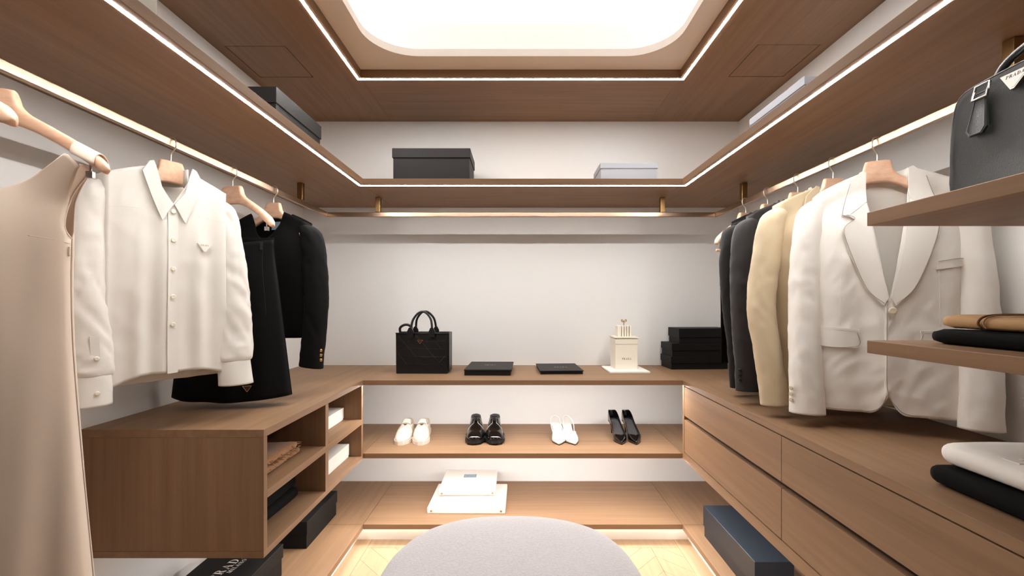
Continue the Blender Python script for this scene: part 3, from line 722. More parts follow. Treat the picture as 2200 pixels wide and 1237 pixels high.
def derby(label, loc, rz, sd):
    t = thing('derby_shoe', label, 'shoe', loc, rz, 'black derby shoes'); L = .29
    wt_ = [(0, .018), (.04, .028), (.14, .034), (.35, .036), (.55, .043), (.70, .049), (1, .046)]
    hh = [(0, .098), (.1, .096), (.22, .088), (.36, .100), (.44, .104), (.52, .094), (.62, .082), (.74, .066), (.85, .060), (1, .056)]
    wi = [(0, .0), (.015, .009), (.05, .020), (.15, .026), (.28, .027), (.36, .024), (.40, .018), (.43, .0)]
    def st(s):
        if s == 'L': return L
        r_ = toe_round(s, .78); return (sd * .007 * math.sin(PI * s), lut(wt_, s) * r_ ** .8, .025, .025 + (lut(hh, s) - .025) * r_ ** .6, lut(wi, s))
    shoe_upper('shoe_upper', st, 'patent', t)
    so = sole('shoe_sole', st, 'rubber_black', t, lambda s: .009 if s > .3 else 0.0, lambda s: .0225, .006)
    so2 = sole('welt', st, 'black_leather', t, lambda s: .0225, lambda s: .0265, .0045)
    mesh('forefoot_sole', [(-.035, -.95 * L, 0), (.035, -.95 * L, 0), (.042, -.6 * L, 0), (-.042, -.6 * L, 0), (-.035, -.95 * L, .0095), (.035, -.95 * L, .0095), (.042, -.6 * L, .0095), (-.042, -.6 * L, .0095)], BOXF, 'rubber_black', t)
    insole('insole', st, 'black_leather', t, lambda s: .034, .02, .45)
    # tongue and facings
    V, Fc = [], []
    for i in range(9):
        s = .335 + .13 * i / 8
        for j in range(7):
            x = (-1 + j / 3) * .024
            V.append((st(s)[0] + x, -s * L, .106 + .014 * (1 - i / 8) - .35 * x * x / .024 - .012 * i / 8))
    mesh('tongue', V, [(a * 7 + b, a * 7 + b + 1, a * 7 + b + 8, a * 7 + b + 7) for a in range(8) for b in range(6)], 'charcoal_wool', t, True, solid=.003)
    for sg_ in (-1, 1):
        V, Fc = [], []
        for i in range(9):
            s = .40 + .20 * i / 8
            for j in range(6):
                x = sg_ * (.008 + .004 * (1 - i / 8) + (.030 + .002 * i) * j / 5)
                V.append((st(s)[0] + x, -s * L - (.022 * (j / 5) ** 2 if i == 8 else 0), top_of(st, max(s, .44), x) + .0035))
        mesh('facing', V, [(a * 6 + b, a * 6 + b + 1, a * 6 + b + 7, a * 6 + b + 6) for a in range(8) for b in range(5)], 'patent', t, True, solid=.003, off=0)
        P = []
        for i in range(7):
            s = .44 + .17 * i / 6; x = sg_ * (.011 if i < 6 else .011); P.append((st(s)[0] + x, -s * L, top_of(st, s, x) + .0065))
        for j in range(1, 5):
            x = sg_ * (.011 + .008 * j); P.append((st(.61)[0] + x, -(.61 + .018 * j) * L, top_of(st, .61 + .018 * j, x) + .0045))
        tube('stitching', P, .0008, 'print_white', t, 5, 1)
    for i in range(5):
        s = .43 + .032 * i; z = top_of(st, max(s, .44), .008) + .009
        tube('lace', [(st(s)[0] - .015, -s * L, z - .002), (st(s)[0], -s * L - .003, z + .002), (st(s)[0] + .015, -s * L, z - .002)], .0022, 'black_wool', t, 6, 4)
    P = []
    for i in range(21):
        a = -1 + 2 * i / 20; s = .84 + .0 * a * a; x = a * .042; P.append((st(s)[0] + x, -s * L, top_of(st, s, x) + .0006))
def heelz(H, s):
    """height of the footbed of a heeled shoe"""
    return lut([(0, H), (.18, H * .96), (.45, H * .50), (.68, .008), (1, .005)], s)
def pump(label, loc, rz, sd):
    t = thing('pump', label, 'shoe', loc, rz, 'black pumps'); L = .245; H = .080
    wt_ = [(0, .014), (.05, .023), (.15, .028), (.35, .028), (.55, .033), (.68, .036), (.80, .031), (.92, .015), (1, .002)]
    hh = [(0, .130), (.06, .134), (.16, .118), (.30, .086), (.45, .062), (.60, .044), (.72, .041), (.80, .043), (.90, .033), (1, .018)]
    wi = [(0, .0), (.015, .008), (.05, .018), (.2, .026), (.45, .029), (.62, .032), (.74, .030), (.79, .022), (.805, 0)]
    def st(s):
        if s == 'L': return L
        return (sd * .010 * math.sin(PI * s), lut(wt_, s), heelz(H, s), lut(hh, s), lut(wi, s))
    shoe_upper('shoe_upper', st, 'patent', t, 30)
    sole('shoe_sole', st, 'rubber_black', t, lambda s: max(0, heelz(H, s) - .006), lambda s: heelz(H, s) + .001, -.001)
    isl = insole('insole', st, 'lining_grey', t, lambda s: heelz(H, s) + .004, .02, .80, 20, .86)
    o = Vector((st(.28)[0], -.28 * L, heelz(H, .28) + .0055)); lettering('PRADA', o, (0, -1, .45), (1, 0, 0), .007, 'print_gold', isl)
    lathe('heel', [(.0042, 0), (.0045, .01), (.006, .04), (.011, .066), (.017, .080)], 'patent', t, 14, (0, -.022, 0))
def mule(label, loc, rz, sd):
    t = thing('slingback_pump', label, 'shoe', loc, rz, 'white slingback pumps'); L = .245; H = .055
    wt_ = [(0, .018), (.05, .024), (.15, .027), (.35, .026), (.55, .033), (.68, .0385), (.80, .034), (.92, .017), (1, .002)]
    hh = [(0, .062), (.3, .045), (.46, .032), (.50, .034), (.58, .046), (.66, .050), (.80, .044), (.90, .034), (1, .018)]
    def st(s):
        if s == 'L': return L
        return (sd * .008 * math.sin(PI * s), lut(wt_, s), heelz(H, s), lut(hh, s), 0 if s > .64 else lut([(.44, .026), (.60, .030), (.64, .012)], s))
    V, Fc = [], []
    def vst(s):
        if s == 'L': return L
        return st(s)
    # vamp only
    n, m = 18, 8
    for sg_ in (-1, 1):
        k0 = len(V)
        for i in range(n + 1):
            s = .46 + .54 * i / n; cx, wd, zb, h, wi_ = st(s)
            for j in range(m + 1):
                a = j / m * PI / 2; x = wi_ + (wd - wi_) * max(0, math.cos(a)) ** .75; V.append((cx + sg_ * x, -s * L, zb + (h - zb) * math.sin(a) ** .85))
        for i in range(n):
            for j in range(m):
                Fc.append((k0 + i * (m + 1) + j, k0 + i * (m + 1) + j + 1, k0 + (i + 1) * (m + 1) + j + 1, k0 + (i + 1) * (m + 1) + j))
    mesh('vamp', V, Fc, 'bright_white_leather', t, True, weld=2e-4, recalc=True, solid=.0025)
    sole('shoe_sole', st, 'rubber_black', t, lambda s: max(0, heelz(H, s) - .005), lambda s: heelz(H, s), -.0005)
    isl = insole('insole', st, 'bright_white_leather', t, lambda s: heelz(H, s) + .003, .0, .70, 20, .96)
    o = Vector((st(.34)[0], -.34 * L, heelz(H, .34) + .0045)); lettering('PRADA', o, (0, -1, .4), (1, 0, 0), .009, 'print_black', isl)
    lathe('heel', [(.006, 0), (.0065, .012), (.008, .03), (.013, .046), (.019, .055)], 'bright_white_leather', t, 14, (0, -.022, 0))
    tube('sling_strap', [(st(.50)[0] - .030, -.50 * L, .036), (-.028, -.30 * L, .066), (-.022, -.08 * L, .088), (0, .006, .094), (.022, -.08 * L, .088), (.028, -.30 * L, .066), (st(.50)[0] + .030, -.50 * L, .036)], .0022, 'bright_white_leather', t, 8, 5, ry=.004)
    P = [(st(.70)[0] - .020, -.70 * L, top_of(st, .70, .02) + .0012), (st(.78)[0], -.775 * L, top_of(st, .775, 0) + .0015), (st(.70)[0] + .020, -.70 * L, top_of(st, .70, .02) + .0012)]
    tube('triangular_seam', P, .0011, 'taupe_card', t, 6, 0)
def put(fn, lab, heel, toe, sd):
    dx, dy = toe[0] - heel[0], toe[1] - heel[1]
    fn(lab, (heel[0], heel[1], ZS), math.degrees(math.atan2(dx, -dy)), sd)
put(loafer, 'ivory leather loafer nearer the open cabinet', (-.652, 2.668), (-.632, 2.394), 1)
put(loafer, 'ivory leather loafer nearer the black derby shoes', (-.553, 2.668), (-.526, 2.394), -1)
put(derby, 'polished black lace-up shoe nearer the loafers', (-.258, 2.68), (-.240, 2.392), 1)
put(derby, 'polished black lace-up shoe nearer the white pumps', (-.140, 2.68), (-.124, 2.390), -1)
put(mule, 'white pointed slingback pump nearer the black derby shoes', (.209, 2.635), (.214, 2.392), 1)
put(mule, 'white pointed slingback pump nearer the black pumps', (.276, 2.635), (.299, 2.392), -1)
put(pump, 'black pointed high-heeled pump nearer the white pumps', (.540, 2.64), (.549, 2.396), 1)
put(pump, 'black pointed high-heeled pump nearer the drawer cabinet', (.620, 2.64), (.628, 2.394), 1)

# ================================================================== FOLDED CLOTHES
def folded(name, label, cat, loc, hx, hy, hz, mat, layers=2, seed=0, rz=0, group=None):
    """loc = centre of the underside"""
    t = thing(name, label, cat, loc, rz, group)
    th = hz * 2 / layers
    for i in range(layers):
        def fn(v, i=i):
            q = Vector((v.x * 7, v.y * 7, v.z * 9 + i * 3.1 + seed))
            e = noise.noise(q) * .004
            return Vector((v.x + noise.noise(q + Vector((5, 0, 0))) * .004, v.y + noise.noise(q + Vector((0, 9, 0))) * .006, v.z + (e if v.z > 0 and i == layers - 1 else 0)))
        rslab('fold', hx - .004 * (i % 2), hy - .006 * (i % 2), th / 2 - .0003, th * .48, mat, t, 14, fn, (0, 0, th * (i + .5)))
    return t
folded('folded_trousers', 'black folded trousers under the camel pair on the oak shelf', 'trousers', (1.075, .79, 1.1285), .175, .20, .0165, 'jet_wool', 1, 3)
t = folded('folded_trousers', 'camel folded trousers with a waistband seam on the oak shelf', 'trousers', (1.085, .775, 1.1625), .175, .20, .0145, 'tan_cotton', 1, 1)
tube('waistband_seam', [(-.176, .108, .004), (-.1785, .112, .014), (-.172, .108, .026), (-.14, .105, .0305), (-.05, .10, .031), (.03, .09, .031)], .0022, 'tan_dark', t, 8, 5)
tube('waistband_seam', [(-.176, .098, .004), (-.1785, .102, .014), (-.172, .099, .026), (-.14, .095, .0305), (-.05, .09, .031), (.03, .08, .031)], .0014, 'tan_cotton', t, 8, 5)
folded('folded_shirt', 'black folded top under the white one on the worktop', 'shirt', (1.08, .775, ZW + .0005), .19, .21, .021, 'jet_wool', 1, 8)
t = folded('folded_shirt', 'white folded shirt with small fastening on the worktop', 'shirt', (1.095, .77, ZW + .0455), .19, .205, .024, 'cotton', 1, 5)
lathe('shirt_button', [(.001, 0), (.006, .0005), (.006, .002), (.003, .0025)], 'button_cream', t, 12, (-.145, .075, .0485))
patch('fastening_tab', [(-.17, .06), (-.14, .06), (-.14, .09), (-.17, .09)], lambda x, z: 0, 'cotton', t).matrix_local = Matrix.Translation((0, 0, .048)) @ Matrix.Rotation(-PI / 2, 4, 'X') @ Matrix.Translation((0, 0, -.0)) @ Matrix.Scale(1, 4)
folded('folded_sweater', 'black folded sweater in the lower near compartment', 'sweater', (-1.06, 1.60, CB + .021), .19, .185, .045, 'jet_wool', 2, 2)
sf = folded('scarf', 'camel brown fringed scarf in the upper near compartment', 'scarf', (-1.04, 1.585, .6345), .19, .165, .024, 'tan_wool', 2, 4)
V, Fc = [], []
for i in range(60):
    x = -.185 + .37 * i / 59; zz = .006 + .036 * random.random(); l = .025 + .02 * random.random(); k = len(V); d = random.uniform(-.008, .008)
    V += [(x - .002, .155, zz), (x + .002, .155, zz), (x + d, .165 + l, zz * .7), (x, .155, zz + .003)]; Fc += [(k, k + 1, k + 2), (k + 1, k + 3, k + 2), (k + 3, k, k + 2)]
fr = mesh('fringe', V, Fc, 'tan_wool', sf); fr['kind'] = 'stuff'
V, Fc = [], []
for i in range(60):
    y = -.16 + .32 * i / 59; zz = .004 + .036 * random.random(); l = .006 + .008 * random.random(); k = len(V); d = random.uniform(-.006, .006)
    V += [(.183, y - .002, zz), (.183, y + .002, zz), (.19 + l, y + d, zz * .9), (.183, y, zz + .003)]; Fc += [(k, k + 1, k + 2), (k + 1, k + 3, k + 2), (k + 3, k, k + 2)]
fr = mesh('fringe', V, Fc, 'tan_wool', sf); fr['kind'] = 'stuff'

# ================================================================== HANGERS
def hanger(label, rx, y, rz, side, bar=False, hw=.215, drop=.0, mat='hanger', clips=False):
    """wooden hanger on the rail at (rx, y); rz turns its body; side = +1 when the wall is at +x"""
    t = thing('clothes_hanger', label, 'hanger', (rx, y, ROD_Z), 0, 'wooden hangers')
    body = empty('hanger_turn', (0, 0, 0), rz)
    # body lofted along local x
    up = [(0, -.068), (.030, -.068), (.040, -.070), (.044, -.078), (.047, -.094), (.055, -.108), (.07, -.120), (.10, -.137), (.15, -.166), (.195, -.196), (.212, -.212), (.222, -.228)]
    lo = [(0, -.138), (.03, -.139), (.05, -.144), (.08, -.156), (.12, -.178), (.17, -.210), (.20, -.232), (.215, -.240), (.222, -.232)]
    th = [(0, .011), (.03, .0115), (.07, .012), (.14, .015), (.19, .017), (.212, .014), (.222, .003)]
    def lin(tab, x):
        for (a, va), (b, vb) in zip(tab, tab[1:]):
            if x <= b: return va + (vb - va) * (x - a) / (b - a)
        return tab[-1][1]
    xs = [0, .012, .024, .034, .040, .0425, .0445, .048, .053, .06, .07, .085, .10, .12, .14, .16, .18, .195, .205, .213, .219, .222]
    xs = [-x for x in xs[:0:-1]] + xs
    V, Fc = [], []; n = 16; k = hw / .215; c_, s_ = math.cos(math.radians(rz)), math.sin(math.radians(rz))
    for x in xs:
        a = abs(x); zu, zl, tt = lin(up, a), lin(lo, a), lin(th, a); yc = -.5 * max(0, a - .05) ** 1.6
        for i in range(n):
            an = 2 * PI * i / n; cc, ss = math.cos(an), math.sin(an); e = .62
            yy = yc + tt * math.copysign(abs(cc) ** e, cc); zz = (zu + zl) / 2 + (zu - zl) / 2 * math.copysign(abs(ss) ** e, ss)
            xx = x * k; V.append((xx * c_ - yy * s_, xx * s_ + yy * c_, zz - drop * a / .2))
    for i in range(len(xs) - 1):
        for j in range(n): Fc.append((i * n + j, i * n + (j + 1) % n, (i + 1) * n + (j + 1) % n, (i + 1) * n + j))
    Fc += [tuple(reversed(range(n))), tuple(range((len(xs) - 1) * n, len(xs) * n))]
    bpy.data.objects.remove(body)
    hb_ = mesh('hanger_body', V, Fc, mat, t, True, recalc=True)
    W = [(.0155, -.020), (.0165, -.008), (.012, .001), (.004, .0045), (-.004, .0045), (-.012, .001), (-.0170, -.010), (-.0165, -.022), (-.010, -.034), (-.002, -.044), (0, -.052), (0, -.072)]
    tube('hook', [(side * a, 0, z) for a, z in W], .0021, 'wire', t, 8, 5)
    if bar:
        tube('trouser_bar', [(-.195 * c_ + .01 * s_, -.195 * s_ - .01 * c_, -.262), (.195 * c_ + .01 * s_, .195 * s_ - .01 * c_, -.262)], .0065, mat, t, 12, 1)
        for sx in (-.178, .178):
            tube('bar_bracket', [(sx * c_ + .014 * s_, sx * s_ - .014 * c_, -.205), (sx * c_ + .012 * s_, sx * s_ - .012 * c_, -.262)], .003, 'wire', t, 8, 1)
    if clips:
        for sx in (-.185, .185):
            o = boxes('clip', [(sx - .002, sx + .002, -.026, -.022, -.236, -.212), (sx - .006, sx + .006, -.030, -.018, -.250, -.235)], 'silver', t, .001); o.rotation_euler = (0, 0, math.radians(rz))
    return t

# ================================================================== GARMENTS
def nz(x, y, z, k=1.0): return noise.noise(Vector((x * k, y * k, z * k)))
def ridge(x, y, z): return .5 - abs(noise.noise(Vector((x, y, z)))) * 1.6
class Shape:
    """half width and front depth of a hanging garment; z = 0 at the rail top"""
    def __init__(s, W, D, sh, neckw, folds=.004, seed=0.0, fold_k=26.0, crease=.0):
        s.crease = crease; s.arm = .0; s.p = 2.4; s.W, s.D, s.sh, s.neckw, s.folds, s.seed, s.fk = W, D, sh, neckw, folds, seed, fold_k
    def w(s, z): return lut(s.W, -z)
    def d(s, z): return lut(s.D, -z)
    def top(s, x):                                   # shoulder line
        return lut(s.sh, abs(x))
    def ys(s, x, z): return s.y(x, z, -1, 0) - s.crease * .9
    def y(s, x, z, side=-1, cz=1):
        q = min(1, abs(x) / s.w(z)); e = max(0, 1 - q ** s.p) ** .55
        t = min(1, max(0, (s.top(x) - z) / .16)); t = math.sin(t * PI / 2)
        base = max(s.d(z) * (.42 + .58 * t) * e, s.arm * min(1, (1 - q) * 14)) + .002
        low = min(1, max(0, (-z - .20) / .3))
        f = s.folds * e * (math.sin(x * s.fk * 2.2 + s.seed + 3.2 * nz(x * .6, 0, z * .55 + s.seed, 2.2)) * (.25 + .75 * low) + .5 * low * math.sin(x * s.fk * 3.7 + 2.1 * s.seed + 4 * nz(x, z * .8, s.seed, 1.7)) + 1.4 * nz(x * 9, s.seed, z * 2.6)) + cz * s.crease * e * (ridge(x * 11 + z * 5, s.seed, z * 9 - x * 4) + .6 * ridge(x * 24 - z * 9, s.seed + 4, z * 17))
        return side * (base if side < 0 else base * .75) - (f if side < 0 else f * .6)
def half(name, S, u0, u1, ztop, zhem, mat, parent, side=-1, nu=20, nv=34, dy=0.0, solid=.0025):
    """panel between fractions u0..u1 of the width, from ztop(x) to zhem(u)"""
    V, Fc = [], []
    for i in range(nu + 1):
        u = u0 + (u1 - u0) * i / nu
        for j in range(nv + 1):
            v = j / nv
            zt = ztop(u * S.w(-.25)); z = zt + (zhem(u) - zt) * v
            x = u * S.w(z); V.append((x, S.y(x, z, side) + dy * (1 - abs(u)), z))
    for i in range(nu):
        for j in range(nv):
            f = (i * (nv + 1) + j, (i + 1) * (nv + 1) + j, (i + 1) * (nv + 1) + j + 1, i * (nv + 1) + j + 1)
            Fc.append(f if side > 0 else f[::-1])
    return mesh(name, V, Fc, mat, parent, True, solid=solid, off=0)
def sleeve(name, path, rad, mat, parent, n=36, m=84, wr=.0035, seed=0.0, tilt=0.0, solid=.0025):
    """path [(x, y, z)], rad [(t, rx, ry)]; closed rounded top, open cuff; creased cloth"""
    V, Fc = [], []
    RX = [(t, a) for t, a, b in rad]; RY = [(t, b) for t, a, b in rad]
    for i in range(m + 1):
        t = i / m; c = cr(path, t); rx, ry = lut(RX, t), lut(RY, t)
        env = min(1, t * 7) * (1 if t < .9 else max(.25, 1 - (t - .9) * 7))
        for k in range(n):
            a = 2 * PI * k / n; cc, ss = math.cos(a), math.sin(a)
            zz = c[2] * 1.0
            wv = wr * env * (1.5 * ridge(cc * .9 + seed, ss * .9 + zz * 5, zz * 13 + cc * 1.2) + .8 * ridge(cc * 2 - seed, ss * 2, zz * 27 + ss * 2.2) + .9 * nz(cc * 1.2, ss * 1.2 + seed, zz * 5))
            e = .86
            V.append((c[0] + (rx + wv * .5) * math.copysign(abs(cc) ** e, cc), c[1] + (ry + wv) * math.copysign(abs(ss) ** 1.1, ss), c[2] + tilt * rx * cc * t))
    for i in range(m):
        for k in range(n): Fc.append((i * n + k, (i + 1) * n + k, (i + 1) * n + (k + 1) % n, i * n + (k + 1) % n))
    Fc.append(tuple(range(n)))
    return mesh(name, V, Fc, mat, parent, True, recalc=True, solid=solid, off=-1)
def on_line(name, S, pts, r, mat, parent, off=.004, dy=0.0, sub=6, raw=False):
    P = []
    n = sub * (len(pts) - 1)
    for i in range(n + 1):
        x, z = cr(pts, i / n); P.append((x, (S.y if raw else S.ys)(x, z) - off + dy, z))
    return tube(name, P, r, mat, parent, 6, 0)
def button(S, x, z, r, mat, parent, off=.005, name='button'):
    return lathe(name, [(.0005, 0), (r, 0), (r * 1.05, r * .25), (r * .8, r * .38), (r * .45, r * .26), (.0003, r * .26)], mat, parent, 16, (x, S.ys(x, z) - off, z), (PI / 2, 0, 0))
SHO = [(0, -.110), (.05, -.111), (.075, -.116), (.13, -.139), (.17, -.160), (.20, -.183), (.23, -.22)]
def blazer(name, label, rx, y, rz, mat, seed=0.0, L=.80, detail=True, stitch='stitch', btn='button_cream', wk=1.0, bow=.0, cuff=3, sl=.84, dx=0.0, cat='jacket'):
    t = thing(name, label, cat, (rx + dx * math.cos(math.radians(rz)), y + dx * math.sin(math.radians(rz)), ROD_Z), rz, 'jackets on the rail')
    S = Shape([(.12, .180), (.22, .182), (.38, .184 * wk), (.52, .184 * wk), (.70, .196 * wk), (.90, .206 * wk)],
              [(.10, .03), (.22, .055), (.38, .072), (.6, .066), (.9, .058)], SHO, .06, .0030, seed, 20, .0055)
    S.arm = .034; S.p = 4.5
    bz, br = -.525, .66                                   # button height
    def vtop(x):                                          # front neckline: deep V to the button
        a = abs(x)
        if a < .062: return bz + .03 + (S.top(.062) - bz - .03) * min(1, max(0, (a - .004)) / .058) ** .92
        return S.top(x)
    def hem(u):
        a = abs(u); return -L + (.062 * (1 - a / .24) ** 2.4 if a < .24 else 0) + .0
    pl = half('front_panel', S, -1, .03, vtop, hem, mat, t, -1, 36, 84)
    pr = half('front_panel', S, -.05, 1, vtop, hem, mat, t, -1, 36, 84, dy=-.005)
    half('back_panel', S, -1, 1, lambda x: S.top(x) + (.006 if abs(x) < .06 else 0), lambda u: -L + .01, mat, t, 1, 40, 34)
    # collar and lapels
    f = lambda o: (lambda x, z: S.ys(x, z) - o)
    for sd in (-1, 1):
        o = .008 + (.005 if sd > 0 else 0)
        lap = [(sd * .004, bz + .035), (sd * .052, -.165), (sd * .075, -.145), (sd * .098, -.232), (sd * .120, -.255), (sd * .098, -.36), (sd * .055, -.47), (sd * .020, bz + .012)]
        lap = [(sd * .002, bz + .03), (sd * .030, -.36), (sd * .052, -.20), (sd * .098, -.243), (sd * .082, -.256), (sd * .113, -.285), (sd * .095, -.365), (sd * .055, -.47), (sd * .014, bz + .005)]
        patch('lapel', lap, f(o), mat, t, .012, .0035)
        col = [(sd * .050, -.112), (sd * .060, -.108), (sd * .092, -.140), (sd * .116, -.238), (sd * .098, -.246), (sd * .050, -.204)]
        patch('collar', col, f(o + .0015), mat, t, .012, .004)
        if detail:
            on_line('stitching', S, [lap[k] for k in (3, 4)] + [(sd * .110, -.287), (sd * .092, -.366), (sd * .053, -.47), (sd * .014, bz + .012)], .0007, stitch, t, o + .0045)
            on_line('stitching', S, [(sd * .089, -.142), (sd * .1125, -.236), (sd * .098, -.242)], .0007, stitch, t, o + .0062, sub=4)
    V, Fc = [], []
    for i in range(13):                                   # collar behind the neck
        a = PI * i / 12; x = -.058 * math.cos(a); yy = S.y(.058, -.15, -1) * (1 - math.sin(a)) * .5 + .034 * math.sin(a)
        V += [(x, yy, -.150), (x * 1.02, yy, -.104)]
    Fc = [(2 * i, 2 * i + 1, 2 * i + 3, 2 * i + 2) for i in range(12)]
    mesh('back_collar', V, Fc, mat, t, True, solid=.004, off=0)
    # pockets
    if detail:
        for sd in (-1, 1):
            x0, x1 = sd * .072, sd * .182
            fl_ = [(x0, -.598), (x1, -.590 if sd < 0 else -.590), (x1, -.648), (x0, -.648)]
            patch('pocket_flap', fl_, f(.0065 + (.005 if sd > 0 else 0)), mat, t, .014, .003)
            on_line('stitching', S, [(x0 + sd * .004, -.602), (x0 + sd * .004, -.643), (x1 - sd * .004, -.643), (x1 - sd * .004, -.596)], .0007, stitch, t, .0105 + (.005 if sd > 0 else 0))
            patch('pocket_welt', [(x0 - sd * .002, -.592), (x1 + sd * .002, -.583), (x1 + sd * .002, -.590), (x0 - sd * .002, -.599)], f(.0075 + (.005 if sd > 0 else 0)), mat, t, .014, .003)
            on_line('dart', S, [(sd * .112, -.36), (sd * .115, -.45), (sd * .118, -.58)], .0009, mat, t, .0008 + (.003 if sd > 0 else 0), raw=True)
        patch('breast_pocket', [(.108, -.395), (.178, -.385), (.178, -.407), (.106, -.417)], f(.006), mat, t, .012, .003)
        on_line('stitching', S, [(.110, -.394), (.177, -.385), (.1775, -.405)], .0008, stitch, t, .0085, sub=4)
        on_line('stitching', S, [(-.005, bz + .01), (-.006, -.66), (-.004, -L + .072), (.018, -L + .026), (.042, -L + .008), (.09, -L + .003)], .0008, stitch, t, .0085)
        on_line('stitching', S, [(-.004, -L + .065), (-.018, -L + .026), (-.042, -L + .008), (-.09, -L + .003)], .0008, stitch, t, .004)
    button(S, .006, bz - .01, .010, btn, t, .011)
    # sleeves
    for sd in (-1, 1):
        p = [(sd * .150, .0, -.168), (sd * .184, -.002, -.222), (sd * (.202 + bow), -.014, -.40), (sd * (.208 + bow * 1.8), -.030, -.53), (sd * (.208 + bow), -.052, -.69), (sd * .204, -.066, -sl)]
        rad = [(0, .008, .014), (.04, .020, .026), (.09, .030, .036), (.17, .042, .044), (.35, .047, .046), (.6, .046, .040), (.85, .046, .034), (1, .050, .032)]
        slv = sleeve('sleeve', p, rad, mat, t, wr=.0035, seed=seed + sd)
        if cuff and sd < 0:
            for k in range(cuff):
                zz = -sl + .042 + .019 * k; xx = sd * .204 + sd * .050 * .90
                lathe('cuff_button', [(.0005, 0), (.0065, 0), (.007, .0018), (.005, .003), (.0005, .002)], btn, slv, 12, (xx, -.086, zz), (PI / 2, 0, -.6 if sd < 0 else .6))
    return t

blazer('blazer', 'off-white cotton blazer with topstitched lapels beside the oak shelves', ROD_X[1], 1.401, -27, 'cotton', 1.0, .845, True, 'stitch', 'button_cream', sl=.862, dx=.012)
blazer('blazer', 'sand beige jacket just behind the off-white blazer', ROD_X[1], 1.598, -3, 'beige_cotton', 2.3, .82, False, 'stitch', 'button_cream', bow=.016, cuff=0, sl=.862, dx=-.028)
blazer('blazer', 'charcoal jacket between the sand beige and the black jackets', ROD_X[1], 1.801, 0, 'charcoal_wool', 4.1, .82, False, 'stitch', 'button_black', sl=.85, dx=-.026)
blazer('blazer', 'black jacket behind the charcoal one', ROD_X[1], 2.020, 20, 'black_wool', 5.2, .82, False, 'stitch', 'button_black', sl=.865, wk=.94, dx=-.02)
hanger('pale wooden hanger holding the off-white blazer', ROD_X[1], 1.401, -27, 1, hw=.165)
hanger('pale wooden hanger holding the sand beige jacket', ROD_X[1], 1.598, -3, 1, hw=.165)
hanger('pale wooden hanger holding the charcoal jacket', ROD_X[1], 1.801, 0, 1, hw=.165)
hanger('wooden hanger holding the black jacket', ROD_X[1], 2.020, 20, 1, hw=.165)
hanger('wooden hanger with trouser bar at the far end of the rail', ROD_X[1], 2.215, 21, 1, bar=True)
# folded trousers over the bar
t = thing('trousers', 'black trousers folded over a hanger bar behind the black jacket', 'trousers', (ROD_X[1], 2.215, ROD_Z), 21)
V, Fc = [], []
prof = []
for i in range(13):
    a = PI * i / 12; prof.append((-.012 + .012 * -math.cos(a) + .0, -.262 + .012 * math.sin(a)))
prof = [(-.030, -.80), (-.028, -.55), (-.0235, -.30)] + [(-.010 - .0125 * math.cos(PI * i / 8), -.262 + .0105 * math.sin(PI * i / 8)) for i in range(9)] + [(.004, -.30), (.008, -.55), (.010, -.80)]
for x in [-.155 + .31 * k / 16 for k in range(17)]:
    for yy, z in prof: V.append((x * (1 - .12 * max(0, (-z - .3))), yy + .004 * math.sin(x * 40 + z * 3) * min(1, max(0, (-z - .28) * 4)), z))
n = len(prof)
for i in range(16):
    for j in range(n - 1): Fc.append((i * n + j, i * n + j + 1, (i + 1) * n + j + 1, (i + 1) * n + j))
mesh('trouser_leg', V, Fc, 'jet_wool', t, True, solid=.006, off=1, recalc=True)

# ---- ivory blouse
BR = 60
t = thing('blouse', 'ivory silk blouse with pointed collar and covered button front', 'blouse', (ROD_X[0] - .008, 1.404 - .016, ROD_Z), BR, 'garments on the rail')
S = Shape([(.12, .166), (.22, .166), (.38, .166), (.52, .168), (.75, .182)], [(.10, .03), (.22, .046), (.38, .050), (.75, .045)], SHO, .05, .0050, 2.2, 34, .0022)
S.arm = .047; S.p = 4.0
def btop(x):
    a = abs(x)
    if a < .055: return -.212 + (S.top(.055) + .212) * (a / .055) ** 1.1
    return S.top(x)
bhem = lambda u: -.722 - .028 * max(0, abs(u) - .45) / .55 * (1 if u > 0 else 1.4)
half('front_panel', S, -1, .0, btop, bhem, 'silk', t, -1, 36, 70, solid=.002)
half('front_panel', S, -.0, 1, btop, bhem, 'silk', t, -1, 36, 70, dy=0, solid=.002)
half('back_panel', S, -1, 1, lambda x: S.top(x) + (.004 if abs(x) < .05 else 0), lambda u: -.755, 'silk', t, 1, 40, 34, solid=.002)
f = lambda o: (lambda x, z: S.ys(x, z) - o)
patch('placket', [(-.014, -.214), (.014, -.214), (.014, -.724), (-.014, -.724)], f(.003), 'silk', t, .012, .002)
for sd in (-1, 1):
    patch('collar', [(sd * .001, -.214), (sd * .030, -.175), (sd * .042, -.120), (sd * .050, -.094), (sd * .060, -.098), (sd * .078, -.130), (sd * .056, -.200), (sd * .031, -.268), (sd * .014, -.235)], f(.010), 'silk', t, .010, .003)
V, Fc = [], []
for i in range(15):
    a = PI * i / 14; x = -.050 * math.cos(a); yy = S.y(.05, -.14, -1) * (1 - math.sin(a)) * .6 + .036 * math.sin(a)
    V += [(x, yy, -.145), (x * 1.02, yy, -.092)]
mesh('back_collar', V, [(2 * i, 2 * i + 1, 2 * i + 3, 2 * i + 2) for i in range(14)], 'silk', t, True, solid=.003, off=0)
for z in (-.236, -.322, -.409, -.493, -.577): button(S, 0, z, .0065, 'button_pearl', t, .006)
plaque(t, (.085, min(S.y(.070, -.335), S.y(.1, -.33), S.y(.085, -.345), S.y(.075, -.345), S.y(.095, -.34)) - .0025, -.335), (1, 0, .0), (0, 0, 1), (0, -1, 0), .042, 'enamel_white', 'enamel_white', 'print_gold')
